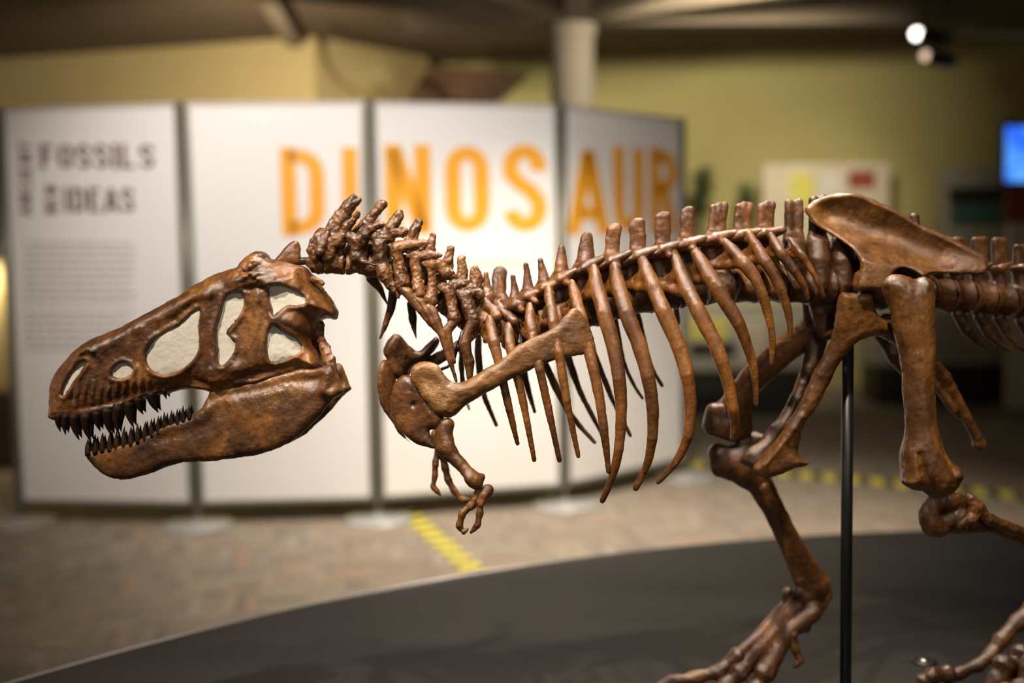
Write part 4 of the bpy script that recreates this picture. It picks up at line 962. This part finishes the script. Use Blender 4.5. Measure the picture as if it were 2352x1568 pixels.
# ---- near arm
bone('upper_arm_bone', [[(505,800,46,-.105),(490,850,52,-.105),(500,930,56,-.108),(560,1010,40,-.112),(620,1080,40,-.116),(680,1140,50,-.12),(720,1120,26,-.12)], [(470,830,30,-.1),(470,950,40,-.105),(510,980,36,-.11)], [(650,1130,36,-.125),(690,1160,38,-.12)]], M['coracoid'], SK, fr=5, k=.008)
bone('forearm_bone', [[(755,1200,34,-.12),(735,1235,34,-.122),(715,1290,22,-.124)], [(775,1190,20,-.12),(770,1220,22,-.12)]], M['coracoid'], SK, fr=5, k=.005)
bone('forearm_bone', [[(700,1205,26,-.115),(680,1260,24,-.118),(655,1310,20,-.12)]], M['coracoid'], SK, fr=5, k=.005)
def digit(fr, joints, off, w, mat='coracoid', parent=None, name='finger_bone', cl=True):
    for i, (a, b) in enumerate(zip(joints[:-1], joints[1:])):
        wa = w * 1.22 * (1 - .06 * i); last = cl and i == len(joints) - 2
        mx_, my_ = (a[0] + b[0]) / 2, (a[1] + b[1]) / 2; dx, dy = (b[0] - a[0]) * .06, (b[1] - a[1]) * .06
        pts = [(a[0] + dx, a[1] + dy, wa * .58, off), (mx_, my_, wa * .42, off), (b[0] - dx, b[1] - dy, (wa * .22 if last else wa * .52), off)]
        bone(name, [pts], M[mat], SK, fr=fr, vox=.0014, k=.004, amp=.0007, freq=110)
digit(5, [(712,1275),(708,1350),(695,1420),(650,1470)], -.122, 38)
digit(5, [(665,1290),(600,1345),(582,1425),(606,1466)], -.116, 40)
digit(5, [(606,1466),(640,1440)], -.12, 26)
# far arm
digit(5, [(452,950),(432,1040),(430,1115),(418,1185),(470,1240)], .09, 34)
digit(5, [(478,990),(492,1060),(512,1140),(548,1205),(600,1262),(655,1262)], .095, 40)
bone('upper_arm_bone', [[(440,860,40,.08),(465,960,34,.085),(480,1000,26,.09)]], M['coracoid'], SK, fr=5)

# ---- pelvis (frame 4)
il = [(785,250),(815,215),(870,178),(950,150),(1060,135),(1160,140),(1280,190),(1400,240),(1530,310),(1650,380),(1760,430),(1870,480),(1980,540),(2070,590),(2100,635),(2085,690),(2010,718),(1850,712),(1700,708),(1620,722),(1570,742),(1520,705),(1450,682),(1385,690),(1345,735),(1325,800),(1310,845),(1210,830),(1115,830),(1105,780),(1125,700),(1130,640),(1100,560),(1060,510),(990,452),(930,410),(860,365),(815,310)]
il2 = [(785,250),(815,215),(870,178),(950,150),(1060,135),(1160,140),(1280,190),(1400,240),(1530,310),(1650,380),(1760,430),(1870,480),(1980,540),(2070,590),(2100,635),(2085,690),(2010,718),(1850,712),(1700,708),(1620,722),(1570,745),(1520,710),(1450,682),(1360,655),(1290,612),(1240,572),(1180,535),(1110,518),(1050,500),(990,452),(930,410),(860,365),(815,310)]
def il_wc(sgn, base):
    def f(U, V):
        # blade: a dish whose rim flares to the viewer along its lower and front edge
        a = np.clip((V - np.interp(U, [800, 1500, 2100], [180, 330, 560])) / 320, -.3, 1.2)
        dish = -.034 * a ** 2 + .022 * np.exp(-(seg_d(U, V, [(1000, 300), (1400, 440), (1750, 600)]) / 130) ** 2)
        return sgn * (dish + base)
    return f
plate('hip_blade', il, 4, 2.065, lambda U, V, d, p: .0075 * p + ridge(U, V, [(800, 240), (950, 165), (1160, 155), (1500, 310), (2060, 600)], 22, .002) * p + .001, il_wc(1, .008), M['hip'], SK, R=.008, wmax=.09, vox=.0018, amp=.0012, freq=40)
plate('hip_blade', il, 4, 2.19, lambda U, V, d, p: .0075 * p + .001, il_wc(-1, 0), M['hip'], SK, R=.008, wmax=.09, vox=.0022)
bone('hip_socket', [[(1180,740,52,-.085),(1250,760,55,-.088)], [(1150,800,30,-.08),(1290,815,30,-.08)], [(1220,720,44,-.085),(1310,680,30,-.092),(1390,655,24,-.095),(1480,668,24,-.09),(1560,718,26,-.08)]], M['leg'], SK, fr=4, k=.012, vox=.002)
# sacrum: joined vertebrae behind the hip blade
for i, x in enumerate((1825, 1880, 1935, 1990, 2045, 2100)):
    ch = [[(x, cen(x) - 30, 30, 0), (x, 560, 26, 0)]]
    if i < 2: ch += [([(x - 14, 545, 11, 0), (x - 12, 468 - 8 * i, 11, 0)], 1.2), ([(x + 8, 545, 11, 0), (x + 10, 466 - 8 * i, 11, 0)], 1.2)]
    else: ch += [([(x, 545, 14, 0), (x, 470 + i * 6, 12, 0)], 1.2)]
    for sd in (-1, 1):
        ch += [[(x - 6, 560, 20, sd * .012), (x, 600, 24, sd * .022), (x, 650, 24, sd * .022)]]
    bone('sacral_vertebra', ch, M['foot'], SK, k=.010, vox=.0022, drums=[(x - 27, cen(x) + 6, x + 27, cen(x) + 6, 44, 38, 0)])  # darker bone colour stands in for the shade under the hip blade

# pubis and ischium (frame 7)
pu = [(1055,0),(1130,-25),(1260,-20),(1300,30),(1330,130),(1440,200),(1450,275),(1300,282),(1205,320),(1150,380),(1085,470),(1020,600),(960,730),(900,830),(850,900),(822,1000),(806,1100),(850,1150),(888,1172),(868,1203),(780,1222),(700,1262),(600,1292),(540,1280),(500,1240),(500,1195),(560,1120),(640,1030),(720,905),(790,800),(850,680),(895,560),(950,450),(1000,350),(1035,200)]
p1_ = plate('pubis', pu, 7, 2.06, lambda U, V, d, p: np.interp(V, [0, 300, 900, 1300], [.018, .014, .014, .020]) * p + ridge(U, V, [(820, 850), (700, 1010), (560, 1190)], 22, .004) * p + .001, lambda U, V: np.interp(V, [0, 400, 1300], [-.005, .02, .045]), M['leg'], SK, R=.016, wmax=.11, vox=.0019)
pf = [(850,0),(1000,0),(1040,200),(980,400),(900,560),(840,700),(780,830),(700,950),(620,1060),(560,1150),(500,1230),(430,1200),(370,1155),(420,1085),(500,1030),(560,960),(600,900),(650,860),(700,780),(765,650),(825,500),(850,350),(840,180)]
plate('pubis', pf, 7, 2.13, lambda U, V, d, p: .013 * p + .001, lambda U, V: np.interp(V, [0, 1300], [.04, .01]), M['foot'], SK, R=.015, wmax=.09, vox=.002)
bone('ischium', [[(1400,210,90,-.05),(1500,300,60,-.04),(1650,420,48,-.02),(1790,560,46,-.01),(1880,720,38,0),(1960,860,34,.0),(2020,980,38,.0),(2050,1030,36,0)], [(1740,620,30,-.0),(1860,800,26,0)], [(2020,1040,30,0),(2050,1045,30,0)]], M['leg'], SK, fr=7, vox=.002)
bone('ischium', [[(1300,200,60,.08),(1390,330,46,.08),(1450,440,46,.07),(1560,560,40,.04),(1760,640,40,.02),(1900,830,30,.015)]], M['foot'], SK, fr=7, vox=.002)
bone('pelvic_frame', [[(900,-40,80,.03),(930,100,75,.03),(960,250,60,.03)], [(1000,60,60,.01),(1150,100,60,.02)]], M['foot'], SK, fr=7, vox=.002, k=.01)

bone('shoulder_blade', [([(1148,628,17,.13),(1143,700,18,.12),(1060,790,13,.10),(985,835,15,.09)], 1.6)], M['neck'], SK, vox=.002)

# near leg (frame 0)
thigh = [(2028,650),(2048,632),(2073,633),(2099,642),(2124,637),(2141,652),(2146,700),(2147,760),(2149,844),(2147,910),(2150,959),(2158,1002),(2168,1034),(2184,1060),(2200,1071),(2209,1090),(2197,1117),(2177,1136),(2145,1143),(2122,1128),(2092,1121),(2072,1107),(2073,1090),(2069,1041),(2078,995),(2076,926),(2072,861),(2066,811),(2054,762),(2046,713),(2031,675)]
plate('thigh_bone', thigh, 0, 2.0, lambda U, V, d, p: np.interp(V, [630, 720, 850, 980, 1060, 1140], [.030, .030, .028, .030, .040, .040]) * p + (ridge(U, V, [(2150, 1010), (2165, 1060), (2185, 1110)], 7, -.006) + ridge(U, V, [(2098, 1040), (2110, 1125)], 7, -.010) + gb(U, V, 2090, 650, 12, -.002) + gb(U, V, 2080, 1100, 14, .004)) * p + .001, lambda U, V: zero(U, V), M['leg'], SK, R=.036, wmax=.06, vox=.002, amp=.0016, freq=35)
bone('shin_bone', [[(1800,130,50,-.09),(1760,220,60,-.09),(1780,290,66,-.09),(1830,300,60,-.09)], [(1800,200,62,-.07),(1870,240,70,-.07),(1900,180,60,-.07)], [(1850,150,60,-.09),(1930,130,50,-.09),(1960,220,70,-.09),(1960,280,46,-.09)], [(1900,260,70,-.09),(2040,260,74,-.09),(2130,270,58,-.09),(2240,310,50,-.09),(2360,365,56,-.09),(2600,470,55,-.09),(2860,620,70,-.09)]], M['leg'], SK, fr=8, k=.010, vox=.0022, amp=.0018, freq=60)
bone('calf_bone', [[(2020,120,38,-.13),(2050,170,44,-.13),(2030,240,36,-.135),(1950,285,24,-.135)], [(2050,170,40,-.13),(2130,250,34,-.13),(2352,330,30,-.13),(2800,560,30,-.13)]], M['leg'], SK, fr=8, k=.008, vox=.002, amp=.002, freq=80)
# near foot: shank leans back to the ground beyond the frame
bone('ankle_bone', [[(2700,600,60,-.05),(2780,680,60,-.05)]], M['foot'], SK, fr=8, vox=.0025)
for o_, x, off in ((0, 2330, .04), (1, 2400, .0), (2, 2470, -.05)):
    bone('instep_bone', [[(2740, 700 + 10 * o_, 44, -.04), (2560, 860, 32, off - .01), (x + 40, 1080, 30, off), (x, 1180, 42, off)]], M['foot'], SK, fr=8, vox=.0024)
def toes(fr, js, off, w, mat='foot'): digit(fr, js, off, w, mat, None, 'toe_bone')
toes(8, [(2420,780),(2320,880),(2215,990),(2150,1085),(2070,1150),(1960,1200),(1890,1245)], .13, 84)
toes(8, [(2330,1180),(2230,1150),(2190,1240),(2120,1330)], .05, 108)
toes(8, [(2340,1090),(2290,1160),(2240,1280),(2160,1400)], .06, 108)
toes(8, [(1880,1210),(1790,1215),(1730,1250),(1690,1330)], .12, 84)
toes(8, [(2400,1190),(2330,1330),(2250,1450),(2160,1500)], .0, 108)
toes(8, [(2470,1190),(2420,1350),(2360,1480),(2280,1560)], -.05, 108)

# far leg
bone('thigh_bone', [[(1900,735,34,.06),(1850,768,33,.09),(1790,812,32,.12),(1730,868,31,.15),(1690,925,33,.17),(1662,968,32,.18)], [(1640,945,20,.17),(1640,975,26,.175),(1680,985,30,.18)], [(1700,930,26,.17),(1706,985,22,.18)], [(1650,955,28,.19),(1700,990,22,.2)]], M['leg'], SK, k=.012, vox=.0024)
bone('shin_bone', [[(1650,1040,24,.19),(1658,1068,28,.19),(1700,1075,36,.19),(1745,1110,30,.20),(1780,1175,25,.205),(1812,1240,26,.21),(1843,1300,32,.215),(1868,1345,39,.22),(1880,1365,30,.22)], [(1700,1050,26,.19),(1720,1018,18,.19),(1748,1012,14,.18)], [(1660,1050,22,.19),(1720,1030,20,.185)], [(1700,1010,12,.19),(1735,1000,9,.19)]], M['leg'], SK, k=.012, vox=.0024)
bone('calf_bone', [[(1755,1120,14,.175),(1800,1230,11,.19),(1828,1300,16,.20),(1845,1345,18,.205),(1838,1330,16,.2)]], M['leg'], SK, k=.01, vox=.0022)
bone('ankle_bone', [[(1838,1340,16,.21),(1850,1365,20,.21),(1880,1385,22,.215)], [(1832,1360,10,.2),(1875,1402,12,.21)]], M['foot'], SK, k=.01, vox=.0022)
bone('instep_bone', [[(820,0,0.1,0)]] if False else [[(888,700,33,.24),(885,770,35,.24),(800,880,45,.24),(700,980,35,.235),(590,1080,38,.23)]], M['foot'], SK, fr=8, vox=.0022)
bone('instep_bone', [[(950,780,65,.22),(900,850,68,.22),(800,960,57,.22),(690,1080,50,.22),(590,1190,65,.22)]], M['foot'], SK, fr=8, vox=.0022)
bone('instep_bone', [[(1040,810,68,.20),(980,860,68,.20),(900,930,61,.20),(830,1040,57,.20),(770,1150,68,.20),(745,1190,73,.2)], [(1000,920,33,.2),(960,900,45,.2)]], M['foot'], SK, fr=8, vox=.0022)
toes(8, [(585,1085),(455,1195),(330,1225),(180,1250),(40,1300)], .225, 74)
toes(8, [(590,1195),(500,1280),(400,1330),(280,1370),(180,1410)], .20, 86)
toes(8, [(740,1195),(690,1290),(620,1370),(540,1410),(450,1450)], .17, 91)
toes(8, [(920,960),(935,1050),(962,1120),(925,1170)], .18, 46)

# ---- tail
for i, (x, tipy, w) in enumerate(((2150, 560, 30), (2197, 545, 34), (2246, 543, 40), (2292, 545, 38), (2342, 560, 40), (2394, 572, 40), (2448, 585, 38))):
    c = cen(x); ch = []; r = rad(x)
    for s in (-1, 0, 1): ch.append(([(x + s * 8, 625, 9, 0), (x + 4 + s * (w / 2 - 9), tipy + 9, 9, 0)], 1.2))
    ch.append([(x, 630, 16, 0), (x, c - 15, 20, 0)])
    for sd in (-1, 1): ch.append(([(x - 18, 618, 7, sd * .01), (x + 6, 616, 10, sd * .03), (x + 32, 606, 5, sd * .036)], 1))
    tv = bone('tail_vertebra', ch, M['back'], SK, k=.008, vox=.002, drums=[(x - 22, c + 2, x + 21, c + 3, r, r * .82, 0)])
    if i >= 1:
        k = 1 - .05 * i
        bone('chevron', [([(x + 4, c + 44, 15, 0), (x + 22, c + 82, 13 * k, 0), (x + 46, c + 108, 8 * k, 0), (x + 76, c + 126, 2.5, 0)], 1.2)], M['foot'], tv, vox=.0018)
# ---- steel armature inside the skeleton
o = tube('armature_wire', [at(1006, 851, 2.0), at(1028, 842, 2.0), at(1042, 828, 2.0), at(1050, 800, 2.01), at(1062, 760, 2.02)], 0.0028, M['black_metal'], SK, 8); o['label'] = 'black support wire'
bone('armature_tube', [[(690,600,9,0),(720,598,9,0)]], M['black_metal'], SK, vox=.0018, amp=0)

# ---- support pole
pt = at(1948, 740, 2.12); r = empty('support_pole', (pt.x, pt.y, H), 'slim black pole rising from the platform to the skeleton hips', 'pole')
tube('pole', [(pt.x, pt.y, H + 0.006), (pt.x, pt.y, pt.z)], 0.0108, M['black_metal'], r, 20)
V, F = lathe_vf((pt.x, pt.y, H), [(0.07, 0.0005), (0.07, 0.005), (0.066, 0.007), (0.012, 0.007)], 32); link_mesh('base_plate', V, F, M['black_metal'], r)
